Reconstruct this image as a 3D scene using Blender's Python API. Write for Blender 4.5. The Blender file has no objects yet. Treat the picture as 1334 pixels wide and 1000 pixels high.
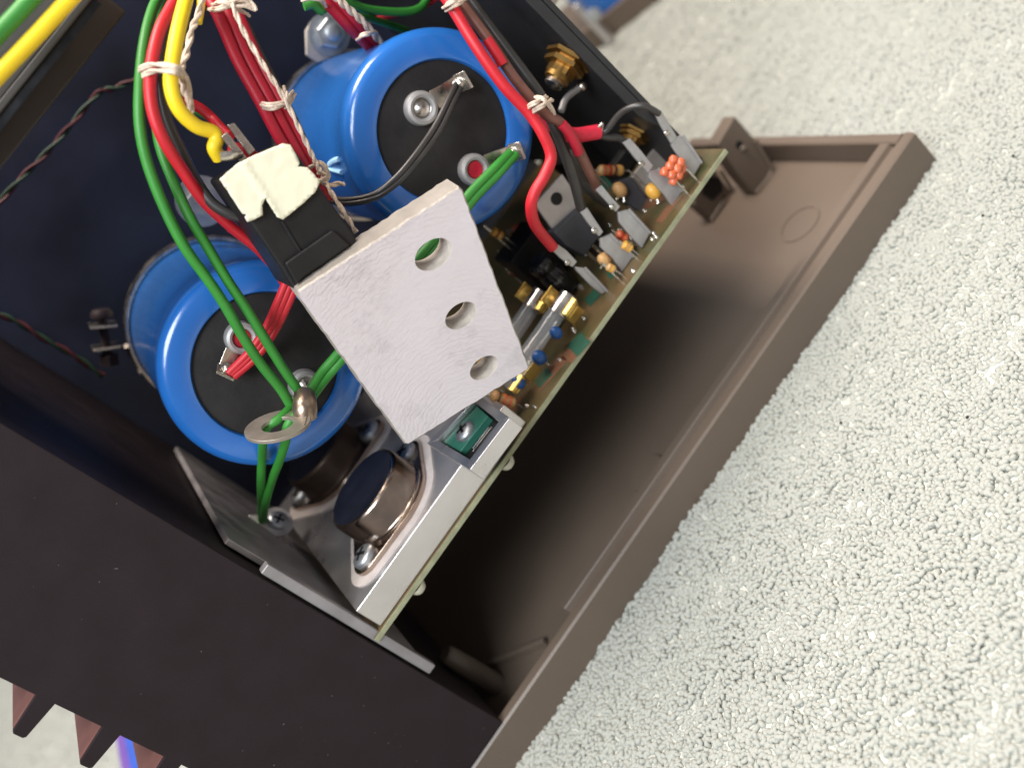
import bpy, bmesh, math, random
import numpy as np
from mathutils import Vector, Matrix, noise
random.seed(7); rng = np.random.default_rng(7)
S = 0.001                      # everything below is in millimetres
SC = bpy.context.scene
COL = SC.collection

# ------------------------------------------------------------------ camera
F = 1408.0
def basis(c=(15, 200), b=(2920, 2210), rot=1.2):
    C = np.array([c[0]-667, c[1]-500, F], float); B = np.array([b[0]-667, b[1]-500, F], float)
    C /= np.linalg.norm(C); B -= C*(C@B); B /= np.linalg.norm(B); A = np.cross(B, C)
    r = math.radians(rot)
    return A*math.cos(r)+B*math.sin(r), B*math.cos(r)-A*math.sin(r), C
A_, B_, C_ = basis()
M = np.array([A_, C_, -B_])               # camera (x right, y down, z in) -> world
O = np.array([0., -240., 187.])
def P(px, py, **k):                       # point on a measured plane of the amplifier
    d = M @ np.array([px-667, py-500, F]); (a, v), = k.items(); i = 'xyz'.index(a)
    return O + d*((v-O[i])/d[i])
RT, UP, FW = M@np.array([1., 0, 0]), M@np.array([0, -1., 0]), M@np.array([0, 0, 1.])
cam = bpy.data.cameras.new('camera'); co = bpy.data.objects.new('camera', cam); COL.objects.link(co)
m = Matrix.Identity(4)
for i in range(3):
    m[i][0], m[i][1], m[i][2], m[i][3] = RT[i], UP[i], -FW[i], O[i]*S
co.matrix_world = m
cam.lens = F/1334*36; cam.sensor_width = 36; cam.clip_start = 0.005; cam.clip_end = 20
foc = P(540, 400, y=-16)
cam.dof.use_dof = True; cam.dof.focus_distance = float((foc-O)@FW)*S*1.03; cam.dof.aperture_fstop = 11.0
SC.camera = co

# ------------------------------------------------------------------ light
W = bpy.data.worlds.new('World'); SC.world = W; W.use_nodes = True
bg = W.node_tree.nodes['Background']; bg.inputs[0].default_value = (0.95, 0.96, 1.0, 1); bg.inputs[1].default_value = 0.29
def area(name, loc, target, size, power, col):
    l = bpy.data.lights.new(name, 'AREA'); l.energy = power; l.size = size*S; l.color = col; l.shape = 'SQUARE'
    o = bpy.data.objects.new(name, l); COL.objects.link(o); o.location = Vector(loc)*S
    o.rotation_euler = (Vector(target)-Vector(loc)).to_track_quat('-Z', 'Y').to_euler()
area('ceiling_lamp', (150, 40, 900), (70, 50, 20), 440, 16.0, (1.0, 0.885, 0.79))
area('window_light', (-330, -560, 760), (0, 0, 80), 420, 11.5, (0.90, 0.95, 1.0))
SC.view_settings.view_transform = 'Standard'; SC.view_settings.look = 'None'
SC.view_settings.exposure = 0.0; SC.view_settings.gamma = 1.0

# ------------------------------------------------------------------ materials
def mat(name, col, rough=0.5, metal=0.0, var=0.12, vs=200., bump=0.0, bs=900., spec=0.5, coat=0.0, trans=0.0, col2=None, stretch=None, rvar=0.0):
    m = bpy.data.materials.new(name); m.use_nodes = True; nt = m.node_tree; N = nt.nodes; L = nt.links
    b = N['Principled BSDF']; b.inputs['Roughness'].default_value = rough; b.inputs['Metallic'].default_value = metal
    b.inputs['Specular IOR Level'].default_value = spec
    if coat: b.inputs['Coat Weight'].default_value = coat; b.inputs['Coat Roughness'].default_value = 0.15
    if trans: b.inputs['Transmission Weight'].default_value = trans
    tc = N.new('ShaderNodeTexCoord'); mp = N.new('ShaderNodeMapping'); L.new(tc.outputs['Object'], mp.inputs[0])
    if stretch: mp.inputs['Scale'].default_value = stretch
    nz = N.new('ShaderNodeTexNoise'); nz.inputs['Scale'].default_value = vs; nz.inputs['Detail'].default_value = 6; L.new(mp.outputs[0], nz.inputs[0])
    r = N.new('ShaderNodeValToRGB'); L.new(nz.outputs['Fac'], r.inputs[0])
    r.color_ramp.elements[0].position = 0.3; r.color_ramp.elements[1].position = 0.7
    c1 = [c*(1-var) for c in col]; c2 = [min(1, c*(1+var)) for c in col] if col2 is None else col2
    r.color_ramp.elements[0].color = (*c1, 1); r.color_ramp.elements[1].color = (*c2, 1)
    L.new(r.outputs[0], b.inputs['Base Color'])
    if rvar:
        mr = N.new('ShaderNodeMapRange'); L.new(nz.outputs['Fac'], mr.inputs[0]); mr.inputs[1].default_value = .3; mr.inputs[2].default_value = .7
        mr.inputs[3].default_value = max(0, rough-rvar); mr.inputs[4].default_value = rough+rvar; L.new(mr.outputs[0], b.inputs['Roughness'])
    if bump:
        n2 = N.new('ShaderNodeTexNoise'); n2.inputs['Scale'].default_value = bs; n2.inputs['Detail'].default_value = 4; L.new(mp.outputs[0], n2.inputs[0])
        bp = N.new('ShaderNodeBump'); bp.inputs['Strength'].default_value = bump; bp.inputs['Distance'].default_value = 0.0004
        L.new(n2.outputs['Fac'], bp.inputs['Height']); L.new(bp.outputs[0], b.inputs['Normal'])
    return m
def s2l(r, g, b): return tuple(((c/255+0.055)/1.055)**2.4 if c > 10 else c/255/12.92 for c in (r, g, b))
K = {}
def translucent(m, fac):                     # cotton loops let light through
    nt = m.node_tree; N = nt.nodes; L = nt.links; b = N['Principled BSDF']; out = N['Material Output']
    t = N.new('ShaderNodeBsdfTranslucent'); mx = N.new('ShaderNodeMixShader'); mx.inputs[0].default_value = fac
    L.new(b.inputs['Base Color'].links[0].from_socket, t.inputs[0]); L.new(b.outputs[0], mx.inputs[1]); L.new(t.outputs[0], mx.inputs[2]); L.new(mx.outputs[0], out.inputs[0])
K['towel'] = mat('towel_cotton', (0.47, 0.465, 0.42), .95, var=.05, vs=14, col2=(0.42, 0.455, 0.415))
K['towelbase'] = mat('towel_weave', (0.44, 0.45, 0.405), .95, var=.1, bump=1, bs=450)
K['brown'] = mat('brown_moulded_paint', (0.130, 0.098, 0.074), .45, var=.10, vs=14, bump=.2, bs=1800, rvar=.08)
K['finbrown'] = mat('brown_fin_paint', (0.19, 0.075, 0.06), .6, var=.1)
K['black'] = mat('black_anodised', (0.016, 0.010, 0.012), .6, spec=.22, var=.15, vs=90, bump=.15, bs=3000, rvar=.06)
K['blackplastic'] = mat('black_plastic', (0.013, 0.012, 0.012), .5, spec=.3, var=.3, vs=120, bump=.15, bs=1200)
K['gloss'] = mat('black_gloss', (0.008, 0.008, 0.01), .18, coat=.5)
K['navy'] = mat('navy_chassis_paint', (0.013, 0.018, 0.040), .5, spec=.5, var=.6, vs=28, bump=.15, bs=1500, rvar=.12)
K['panel'] = mat('dark_rear_panel', (0.020, 0.020, 0.022), .5, var=.15)
K['blue'] = mat('blue_sleeve', (0.016, 0.122, 0.42), .23, var=.10, vs=60, coat=.35, spec=.5, bump=.1, bs=300)
K['disc'] = mat('bakelite_disc', (0.018, 0.016, 0.016), .6, spec=.3, var=.3, vs=150, bump=.2, bs=900)
K['alu'] = mat('milled_aluminium', (0.78, 0.765, 0.86), .45, metal=.6, var=.04, vs=160, bump=.3, bs=420, rvar=.1)
K['aluraw'] = mat('sawn_aluminium_edge', (0.38, 0.345, 0.30), .5, metal=.45, var=.12, vs=150, bump=.35, bs=700)
K['bore'] = mat('drilled_bore', (0.66, 0.60, 0.53), .5, metal=.3, var=.18, vs=350, bump=.5, bs=900)
K['steel'] = mat('nickel_steel', (0.56, 0.52, 0.47), .28, metal=1, var=.2, vs=300, bump=.1, rvar=.1)
K['nickel'] = mat('worn_nickel', (0.36, 0.32, 0.27), .5, metal=.65, var=.2, vs=200, bump=.2); K['barrel'] = mat('tarnished_barrel', (0.34, 0.26, 0.2), .34, metal=.9, var=.45, vs=350, bump=.4, bs=600)
K['canshade'] = mat('shaded_can_steel', (0.06, 0.04, 0.03), .45, metal=.8, var=.3, vs=150)  # same can steel, colour darkened to stand for shade on the farther transistor
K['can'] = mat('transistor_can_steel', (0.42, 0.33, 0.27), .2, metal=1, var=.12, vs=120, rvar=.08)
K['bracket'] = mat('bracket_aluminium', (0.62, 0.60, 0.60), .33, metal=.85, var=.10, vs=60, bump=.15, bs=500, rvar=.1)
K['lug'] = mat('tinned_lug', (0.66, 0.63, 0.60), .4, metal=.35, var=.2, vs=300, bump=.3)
K['alushade'] = mat('shaded_aluminium', (0.27, 0.255, 0.26), .5, metal=.45, var=.2, vs=120, rvar=.1)  # bracket aluminium with the flange's shade put into its colour
K['tin'] = mat('tinned_spade_metal', (0.40, 0.39, 0.385), .5, metal=.55, var=.12, vs=300, bump=.1)
K['zinc'] = mat('zinc_plate', (0.52, 0.55, 0.58), .42, bump=.3, bs=500, metal=.9, var=.15, vs=200)
K['gold'] = mat('gilded_brass', (0.95, 0.63, 0.17), .38, metal=.8, var=.1, vs=200)
K['brass'] = mat('dull_brass', (0.42, 0.25, 0.08), .42, metal=1, var=.25, vs=250)
K['solder'] = mat('solder', (0.55, 0.52, 0.46), .25, metal=.9, var=.3, vs=500, bump=.5, bs=800)
K['green'] = mat('green_insulation', s2l(50, 128, 46), .48, var=.14, vs=90, bump=.12, bs=500)
K['red'] = mat('red_insulation', s2l(190, 30, 42), .48, var=.14, vs=90, bump=.12, bs=500)
K['crimson'] = mat('crimson_insulation', s2l(176, 22, 46), .48, var=.14, vs=90, bump=.12, bs=500)
K['pink'] = mat('pink_red_sleeving', s2l(225, 45, 72), .6, var=.15, vs=700, bump=.5, bs=2500)
K['yellow'] = mat('yellow_insulation', s2l(243, 206, 30), .48, var=.14, vs=90, bump=.12, bs=500)
K['orange'] = mat('orange_insulation', s2l(230, 150, 30), .4, var=.1)
K['blackwire'] = mat('black_insulation', (0.035, 0.032, 0.03), .4, var=.2, vs=200, coat=.1)
K['shadered'] = mat('shaded_red_insulation', (0.07, 0.007, 0.012), .6); K['shadegreen'] = mat('shaded_green_insulation', (0.010, 0.038, 0.016), .6)  # red and green darkened in colour for the shade deep in the chassis
K['brownwire'] = mat('brown_insulation', (0.17, 0.07, 0.05), .45, var=.2, vs=200)
K['twine'] = mat('waxed_lacing_twine', (0.62, 0.50, 0.40), .8, var=.25, vs=700, bump=.6, bs=2500)
K['tape'] = mat('cream_masking_tape', (0.78, 0.745, 0.56), .75, var=.03, vs=120, bump=.1, bs=400)
K['pcb'] = mat('circuit_board_top', (0.065, 0.075, 0.03), .35, var=.3, vs=110, col2=(0.15, 0.095, 0.045), coat=.1)
K['pcbedge'] = mat('circuit_board_edge', (0.27, 0.275, 0.17), .6, var=.2, vs=300)
K['copper'] = mat('lacquered_copper_track', (0.16, 0.075, 0.04), .3, var=.25, vs=120)
K['mask'] = mat('green_solder_mask', (0.022, 0.085, 0.055), .4, var=.2, vs=120, coat=.2)
K['jade'] = mat('jade_plastic', (0.025, 0.135, 0.095), .4, var=.1)
K['tanbody'] = mat('tan_resistor_body', (0.52, 0.30, 0.12), .4, var=.12, vs=300)
K['coral'] = mat('coral_lacquer', (0.62, 0.13, 0.05), .3, var=.15, vs=300, coat=.3)
K['amber'] = mat('amber_lacquer', (0.68, 0.36, 0.06), .35, var=.12)
K['bandred'] = mat('red_band', (0.42, 0.03, 0.02), .4)
K['bandbrown'] = mat('brown_band', (0.13, 0.04, 0.015), .4)
K['cobalt'] = mat('cobalt_epoxy', (0.010, 0.075, 0.27), .35)
K['redplug'] = mat('red_safety_plug', (0.42, 0.012, 0.03), .35, var=.2, vs=400, bump=.3)
K['tabgrey'] = mat('transistor_tab', (0.48, 0.43, 0.39), .5, metal=.4, var=.12)
K['chip'] = mat('transistor_epoxy', (0.055, 0.055, 0.062), .5, var=.15, bump=.2)
K['print'] = mat('pale_blue_print', (0.30, 0.52, 0.72), .5)
K['insul'] = mat('insulator_washer', (0.55, 0.49, 0.46), .45, var=.12, vs=200)
K['purple'] = mat('purple_card', (0.16, 0.075, 0.36), .6); K['bluecard'] = mat('blue_card', (0.03, 0.09, 0.45), .6)
K['offwhite'] = mat('off_white_nylon', (0.48, 0.46, 0.36), .5)
K['flake'] = mat('dark_lacquer', (0.008, 0.009, 0.012), .4, spec=.35, var=.5, vs=260, bump=.3, bs=500, rvar=.1)
K['transfo'] = mat('transformer_lamination', (0.060, 0.057, 0.052), .5, spec=.3, var=.15, stretch=(.1, 1, 3), bump=.3)
K['core'] = mat('brown_black_frame', (0.034, 0.025, 0.022), .55, var=.12)
g = bpy.data.materials.new('fuse_glass'); g.use_nodes = True; b = g.node_tree.nodes['Principled BSDF']
b.inputs['Base Color'].default_value = (.62, .68, .74, 1); b.inputs['Roughness'].default_value = .06; b.inputs['Alpha'].default_value = .24; b.inputs['Specular IOR Level'].default_value = 1.0; b.inputs['Coat Weight'].default_value = 1; b.inputs['Coat Roughness'].default_value = .04
K['glass'] = g

# ------------------------------------------------------------------ mesh helpers (world mm)
def brushed():
    m = mat('brushed_aluminium', (0.79, 0.745, 0.835), .36, metal=.85, var=.05, vs=60, rvar=.08); nt = m.node_tree; N = nt.nodes; L = nt.links; b = N['Principled BSDF']
    tc = N.new('ShaderNodeTexCoord'); w1 = N.new('ShaderNodeTexWave'); w1.wave_type = 'RINGS'; w1.rings_direction = 'Y'; w1.inputs['Scale'].default_value = 260; w1.inputs['Distortion'].default_value = 9; w1.inputs['Detail'].default_value = 4; w1.inputs['Detail Scale'].default_value = 1.6
    mp = N.new('ShaderNodeMapping'); mp.inputs['Location'].default_value = (.012, 0, .03); L.new(tc.outputs['Object'], mp.inputs[0]); L.new(mp.outputs[0], w1.inputs[0])
    m2 = N.new('ShaderNodeMapping'); m2.inputs['Rotation'].default_value = (0, .5, 0); m2.inputs['Scale'].default_value = (1, 1, 16); L.new(tc.outputs['Object'], m2.inputs[0])
    n2 = N.new('ShaderNodeTexNoise'); n2.inputs['Scale'].default_value = 170; n2.inputs['Detail'].default_value = 8; L.new(m2.outputs[0], n2.inputs[0])
    ad = N.new('ShaderNodeMath'); ad.operation = 'MULTIPLY_ADD'; L.new(w1.outputs['Fac'], ad.inputs[0]); ad.inputs[1].default_value = .55; L.new(n2.outputs['Fac'], ad.inputs[2])
    bp = N.new('ShaderNodeBump'); bp.inputs['Strength'].default_value = .22; bp.inputs['Distance'].default_value = .0003; L.new(ad.outputs[0], bp.inputs['Height']); L.new(bp.outputs[0], b.inputs['Normal'])
    n3 = N.new('ShaderNodeTexNoise'); n3.inputs['Scale'].default_value = 75; n3.inputs['Detail'].default_value = 10; n3.inputs['Roughness'].default_value = .75; L.new(tc.outputs['Object'], n3.inputs[0])
    r3 = N.new('ShaderNodeValToRGB'); r3.color_ramp.elements[0].position = .32; r3.color_ramp.elements[0].color = (.48, .47, .50, 1); r3.color_ramp.elements[1].position = .47; r3.color_ramp.elements[1].color = (1, 1, 1, 1); L.new(n3.outputs['Fac'], r3.inputs[0])
    mx = N.new('ShaderNodeMix'); mx.data_type = 'RGBA'; mx.blend_type = 'MULTIPLY'; mx.inputs[0].default_value = .35
    src = b.inputs['Base Color'].links[0].from_socket; L.new(src, mx.inputs[6]); L.new(r3.outputs[0], mx.inputs[7]); L.new(mx.outputs[2], b.inputs['Base Color'])
    return m
ORG = {}
def V(*a): return np.array(a, float)
class MB:
    def __init__(s): s.v = []; s.f = []
    def add(s, vs, fs):
        n = len(s.v); s.v += [np.array(v, float) for v in vs]; s.f += [tuple(i+n for i in f) for f in fs]; return s
    def box(s, lo, hi):
        x0, y0, z0 = lo; x1, y1, z1 = hi
        return s.hexa([(x0,y0,z0),(x1,y0,z0),(x1,y1,z0),(x0,y1,z0),(x0,y0,z1),(x1,y0,z1),(x1,y1,z1),(x0,y1,z1)])
    def hexa(s, p): return s.add(p, [(3,2,1,0),(4,5,6,7),(0,1,5,4),(1,2,6,5),(2,3,7,6),(3,0,4,7)])
    def obox(s, c, ux, uy, uz):
        c = np.array(c, float); p = []
        for dz in (-1, 1):
            for dx, dy in ((-1,-1),(1,-1),(1,1),(-1,1)): p.append(c+dx*ux+dy*uy+dz*uz)
        return s.hexa(p)
    def prism(s, poly, d):                       # polygon (list of points) extruded by d
        n = len(poly); a = [np.array(p, float) for p in poly]; b = [p+d for p in a]
        return s.add(a+b, [tuple(range(n))[::-1], tuple(range(n, 2*n))]+[(i, (i+1) % n, (i+1) % n+n, i+n) for i in range(n)])
    def lathe(s, o, ax, prof, n=32):             # prof = (radius, distance along axis)
        ax = np.array(ax, float)/np.linalg.norm(ax); h = V(0,0,1) if abs(ax[2]) < .9 else V(1,0,0)
        u = np.cross(ax, h); u /= np.linalg.norm(u); w = np.cross(ax, u); vs = []; fs = []
        for r, t in prof:
            for k in range(n):
                a = 2*math.pi*k/n; vs.append(np.array(o)+ax*t+(u*math.cos(a)+w*math.sin(a))*max(r, 1e-4))
        for j in range(len(prof)-1):
            for k in range(n): fs.append((j*n+k, j*n+(k+1) % n, (j+1)*n+(k+1) % n, (j+1)*n+k))
        return s.add(vs, fs)
    def cyl(s, a, b, r, n=20, bev=.12):
        a = np.array(a, float); b = np.array(b, float); L = np.linalg.norm(b-a); e = min(bev*r, L*.3)
        return s.lathe(a, b-a, [(0,0),(r-e,0),(r,e),(r,L-e),(r-e,L),(0,L)], n)
    def tube(s, pts, r, n=10, closed=False, sub=6, flat=1.0):
        pts = [np.array(p, float) for p in pts]
        if sub > 1: pts = catmull(pts, sub, closed)
        m_ = len(pts); T = []
        for i in range(m_):
            a = pts[(i-1) % m_] if (closed or i) else pts[0]; b = pts[(i+1) % m_] if (closed or i < m_-1) else pts[-1]
            t = b-a; T.append(t/(np.linalg.norm(t)+1e-9))
        h = V(0,0,1) if abs(T[0][2]) < .9 else V(1,0,0); u = np.cross(T[0], h); u /= np.linalg.norm(u); vs = []; fs = []
        for i in range(m_):
            u = u-T[i]*(u@T[i]); u /= np.linalg.norm(u); w = np.cross(T[i], u); rr = r(i/(m_-1)) if callable(r) else r
            for k in range(n):
                a = 2*math.pi*k/n; vs.append(pts[i]+(u*math.cos(a)+w*math.sin(a)*flat)*rr)
        for j in range(m_ if closed else m_-1):
            j2 = (j+1) % m_
            for k in range(n): fs.append((j*n+k, j*n+(k+1) % n, j2*n+(k+1) % n, j2*n+k))
        if not closed: fs += [tuple(range(n))[::-1], tuple((m_-1)*n+k for k in range(n))]
        return s.add(vs, fs)
    def build(s, name, m, parent=None, org=None, smooth=True, bevel=0, ang=40):
        vs = np.array(s.v); base = ORG[parent.name] if parent else None
        if org is None: org = base if parent else np.array([(vs[:,0].min()+vs[:,0].max())/2, (vs[:,1].min()+vs[:,1].max())/2, vs[:,2].min()])
        me = bpy.data.meshes.new(name); me.from_pydata(((vs-org)*S).tolist(), [], s.f); me.materials.append(m if not isinstance(m, str) else K[m])
        bm = bmesh.new(); bm.from_mesh(me); bmesh.ops.remove_doubles(bm, verts=bm.verts, dist=1e-7); bmesh.ops.recalc_face_normals(bm, faces=bm.faces); bm.to_mesh(me); bm.free()
        if smooth:
            me.shade_smooth()
            me.set_sharp_from_angle(angle=math.radians(ang))
        o = bpy.data.objects.new(name, me); COL.objects.link(o)
        if parent: o.parent = parent; o.location = Vector(((org-base)*S).tolist())
        else: o.location = Vector((org*S).tolist())
        ORG[o.name] = org
        if bevel:
            bv = o.modifiers.new('bevel', 'BEVEL'); bv.width = bevel*S; bv.segments = 2; bv.limit_method = 'ANGLE'; bv.angle_limit = math.radians(50); bv.harden_normals = True
        return o
def catmull(p, sub, closed=False):
    out = []; n = len(p)
    for i in range(n if closed else n-1):
        a, b = p[i], p[(i+1) % n]
        z = p[(i-1) % n] if closed or i else 2*p[0]-p[1]; c = p[(i+2) % n] if closed or i+2 < n else 2*p[-1]-p[-2]
        for k in range(sub):
            t = k/sub; out.append(.5*((2*a)+(-z+b)*t+(2*z-5*a+4*b-c)*t*t+(-z+3*a-3*b+c)*t**3))
    if not closed: out.append(p[-1])
    return out
def tag(o, label, cat=None, group=None, kind=None):
    if label: o['label'] = label
    if cat: o['category'] = cat
    if group: o['group'] = group
    if kind: o['kind'] = kind
    return o
def thing(name, label, cat, loc, group=None):
    o = bpy.data.objects.new(name, None); COL.objects.link(o); o.empty_display_size = .005
    o.location = Vector((np.array(loc, float)*S).tolist()); ORG[o.name] = np.array(loc, float); return tag(o, label, cat, group)
def px(lst): return [P(a, b, y=c) for a, b, c in lst]
def py(lst, y): return [P(a, b, y=y) for a, b in lst]
def wire(pts, r, m, label, group=None, name='wire', cat='wire', n=12):
    return tag(MB().tube(px(pts), r, n).build(name, m), label, cat, group)
Xv, Yv, Zv = V(1,0,0), V(0,1,0), V(0,0,1)

# ------------------------------------------------------------------ towel
def hgt(x, y): return .55*noise.noise(Vector((x*.035, y*.22, 7.)))+1.9*noise.noise(Vector((x*.016, y*.016, 3.1)))+.5*noise.noise(Vector((x*.06, y*.06, 9.)))
translucent(K['towel'], .2)
tw = thing('towel', 'cream looped terry towel that everything stands on', 'towel', (0, 0, -6))
mb = MB(); xs = np.linspace(-520, 620, 120); ys = np.linspace(-330, 1500, 180)
mb.add([(x, y, hgt(x, y)-1.8) for y in ys for x in xs], [(j*120+i, j*120+i+1, (j+1)*120+i+1, (j+1)*120+i) for j in range(179) for i in range(119)])
mb.build('weave', 'towelbase', tw)
srcs = bpy.data.collections.new('terry_loops')
for k in range(5):
    a0 = rng.uniform(0, 6); span = rng.uniform(2.0, 3.8); R = rng.uniform(.42, .72); pts = []
    for t in np.linspace(0, 1, 7):
        a = a0+span*(t-.5); pts.append(V(R*math.cos(a)*1.15, R*math.sin(a), 1.15*math.sin(math.pi*min(1, max(0, t)))**.6-.5+.25*math.sin(3*a)))
    vb = MB().tube(pts, lambda s_: .70-.30*abs(s_-.5), 7, sub=1)
    me = bpy.data.meshes.new('loop'); me.from_pydata((np.array(vb.v)*S).tolist(), [], vb.f); me.materials.append(K['towel']); me.shade_smooth()
    srcs.objects.link(bpy.data.objects.new('loop_shape', me))
pts = []
def scatter(x0, x1, y0, y1, p, sc):
    q = p*1.22; ny = int((y1-y0)/q); nx = int((x1-x0)/p)
    for j in range(ny):
        y = y0+j*q
        xo = 0.5*p*(j % 2)
        xx = x0+xo+np.arange(nx)*p+rng.normal(0, .24*p, nx); yy = y+rng.normal(0, .15*p, nx)+1.6*np.sin(xx*.045+y*.013)+.5*np.sin(xx*.19+y*.11)
        for a, b in zip(xx, yy):
            if -90 < a < 148 and 6 < b < 106: continue
            pts.append((a, b, sc))
scatter(-130, 290, -190, 150, 1.18, .98)
scatter(-420, -130, -190, 150, 2.1, 1.3)
scatter(-420, 420, 150, 620, 1.9, 1.2)
pts = np.array(pts)
z = np.array([hgt(a, b) for a, b, c in pts])-2.0+rng.normal(0, .13, len(pts))+np.array([.38*noise.noise(Vector((a*.16, b*.16, 2.))) for a, b, c in pts])
cl = bpy.data.meshes.new('pile'); cl.from_pydata((np.stack([pts[:,0], pts[:,1], z+6], 1)*S).tolist(), [], [])
def attr(nm, ty, arr, fld='value'):
    a = cl.attributes.new(nm, ty, 'POINT'); a.data.foreach_set(fld, arr)
attr('rot', 'FLOAT_VECTOR', np.stack([rng.normal(0, .18, len(pts)), rng.normal(0, .18, len(pts)), rng.normal(.9, 1.1, len(pts))+np.pi*rng.integers(0, 2, len(pts))], 1).ravel().astype(np.float32), 'vector')
attr('scl', 'FLOAT', (pts[:,2]*rng.uniform(.8, 1.12, len(pts))*np.array([1+.16*noise.noise(Vector((a*.05, b*.05, 5.))) for a, b, c in pts])).astype(np.float32))
attr('idx', 'INT', rng.integers(0, 5, len(pts)).astype(np.int32))
pile = bpy.data.objects.new('pile', cl); COL.objects.link(pile); pile.parent = tw; pile['kind'] = 'stuff'
ng = bpy.data.node_groups.new('pile_scatter', 'GeometryNodeTree'); ng.interface.new_socket('Geometry', in_out='INPUT', socket_type='NodeSocketGeometry'); ng.interface.new_socket('Geometry', in_out='OUTPUT', socket_type='NodeSocketGeometry')
N = ng.nodes; L = ng.links; gi = N.new('NodeGroupInput'); go = N.new('NodeGroupOutput'); ip = N.new('GeometryNodeInstanceOnPoints'); ci = N.new('GeometryNodeCollectionInfo')
ci.inputs[0].default_value = srcs; ci.inputs['Separate Children'].default_value = True; ci.inputs['Reset Children'].default_value = True
def na(nm, ty):
    q = N.new('GeometryNodeInputNamedAttribute'); q.data_type = ty; q.inputs[0].default_value = nm; return q.outputs[0]
L.new(gi.outputs[0], ip.inputs['Points']); L.new(ci.outputs[0], ip.inputs['Instance']); ip.inputs['Pick Instance'].default_value = True
L.new(na('idx', 'INT'), ip.inputs['Instance Index']); L.new(na('rot', 'FLOAT_VECTOR'), ip.inputs['Rotation']); L.new(na('scl', 'FLOAT'), ip.inputs['Scale'])
L.new(ip.outputs[0], go.inputs[0]); md = pile.modifiers.new('scatter', 'NODES'); md.node_group = ng

mb = MB(); mb.box((-1500, -900, -30), (1500, 2600, -7)); tag(mb.build('table_top', mat('wooden_table', (0.23, 0.14, 0.08), .5, var=.2, vs=30, stretch=(1, 8, 1)), bevel=3), 'wooden table top lying under the towel', kind='structure')
mb = MB()
for k in range(16):
    x, y = rng.uniform(0, 190), rng.uniform(-110, -15); r_ = rng.uniform(.18, .42); c = V(x, y, hgt(x, y)-.9)
    mb.lathe(c, V(rng.normal(), rng.normal(), 1.5), [(0, 0), (r_, r_*.4), (r_*.8, r_*1.2), (0, r_*1.5)], 6)
o = mb.build('grit', 'blackplastic', tw); o['kind'] = 'stuff'
# ------------------------------------------------------------------ brown moulded end tray
tray = thing('end_tray', 'brown moulded tray under the standing amplifier, open side up on the towel', 'tray', (30, 56, 0))
RZ = 10.6
MB().box((-96, 4, -1), (150, 110, 2.2)).build('floor_plate', 'brown', tray)
xr = P(735, 792, z=RZ)[0]
MB().prism([V(-97, 0, -1.5), V(-97, 0, RZ-.6), V(-97, .6, RZ), V(-97, 3.6, RZ), V(-97, 4.2, RZ-.5), V(-97, 4.2, -1.5)], V(251, 0, 0)).build('near_wall', 'brown', tray, ang=20)
MB().prism([V(xr, 4.2, 1), V(xr, 4.2, RZ-1.7), V(xr, 6.6, RZ-1.7), V(xr, 7.1, RZ-.3), V(xr, 7.4, RZ), V(xr, 10.4, RZ), V(xr, 10.8, RZ-.4), V(xr, 10.8, 1)], V(150-xr, 0, 0)).build('inner_ledge', 'brown', tray, ang=20)
MB().box((-60, 4.2, 1), (xr-.3, 6.0, RZ-1.6)).build('inner_ledge', 'brown', tray, bevel=.4)
MB().prism([V(150.2, 4.2, -1.5), V(154, 4.2, -1.5), V(154, 4.2, RZ-.6), V(153.4, 4.2, RZ), V(150.7, 4.2, RZ), V(150.2, 4.2, RZ-.5)], V(0, 108, 0)).build('end_wall', 'brown', tray, ang=20)
MB().box((-97, 108.2, -1.5), (150.2, 112.2, RZ)).build('far_wall', 'brown', tray, bevel=.5)
MB().box((-97, 4.2, -1.5), (-93, 108.2, RZ-.2)).build('end_wall', 'brown', tray, bevel=.5)
a, b = P(632, 868, z=3), P(712, 836, z=3)
u = (b-a)/np.linalg.norm(b-a); w = np.cross(u, Zv)
MB().obox((a+b)/2+V(0,0,.4), u*np.linalg.norm(b-a)/2, w*.8, Zv*1.2).build('rib', 'brown', tray, bevel=.3)
c = P(1042, 292, z=2.2); MB().lathe(c, Zv, [(7.2, 0), (7.2, .35), (6.5, .35), (6.5, 0)], 40).build('moulding_mark', 'brown', tray)
c = P(853, 622, z=2.2); MB().lathe(c+V(0,3,0), Zv, [(6.2, 0), (6.2, 1.2), (0, 1.2)], 32).build('moulding_boss', 'brown', tray)
c = P(640, 893, z=8)+V(0, 6, 0)
MB().lathe((c[0], c[1], 2), Zv, [(3.3, 0), (3.1, 12), (2.8, 20), (2.0, 21), (0, 21)], 28).build('screw_post', 'brown', tray)
# hooks: upright tabs with raised edges
def hook(pts_px, base_px, depth, t, hole=None, nm='hook'):
    y0 = P(*base_px, z=2.2)[1]
    poly = py(pts_px, y0)
    o = MB().prism(poly, V(0, depth, 0)).build(nm, 'brown', tray, bevel=.5)
    return y0, o
y0, _ = hook([(957,151),(984,182),(1004,214),(1005,226),(983,253),(962,228),(935,188)], (983, 256), 6.5, 1)
MB().tube(py([(984,183),(1002,213),(1004,227),(985,252)], y0-.5), .8, 8, sub=3).build('hook_rim', 'brown', tray)
c = P(963, 189, y=y0-.05); MB().lathe(c, Yv, [(0, -.1), (1.4, -.1), (1.4, .3), (0, .3)], 20).build('hook_hole', 'blackplastic', tray)
c = P(969, 194, y=y0-.4); MB().lathe(c, -Yv, [(1.3, -.3), (1.1, .2), (.4, .7), (0, .8)], 16).build('hook_lug', 'brown', tray)
y1, _ = hook([(905,218),(930,218),(942,236),(958,255),(948,262),(944,254),(927,287),(905,268)], (925, 292), 5, 1)
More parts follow.
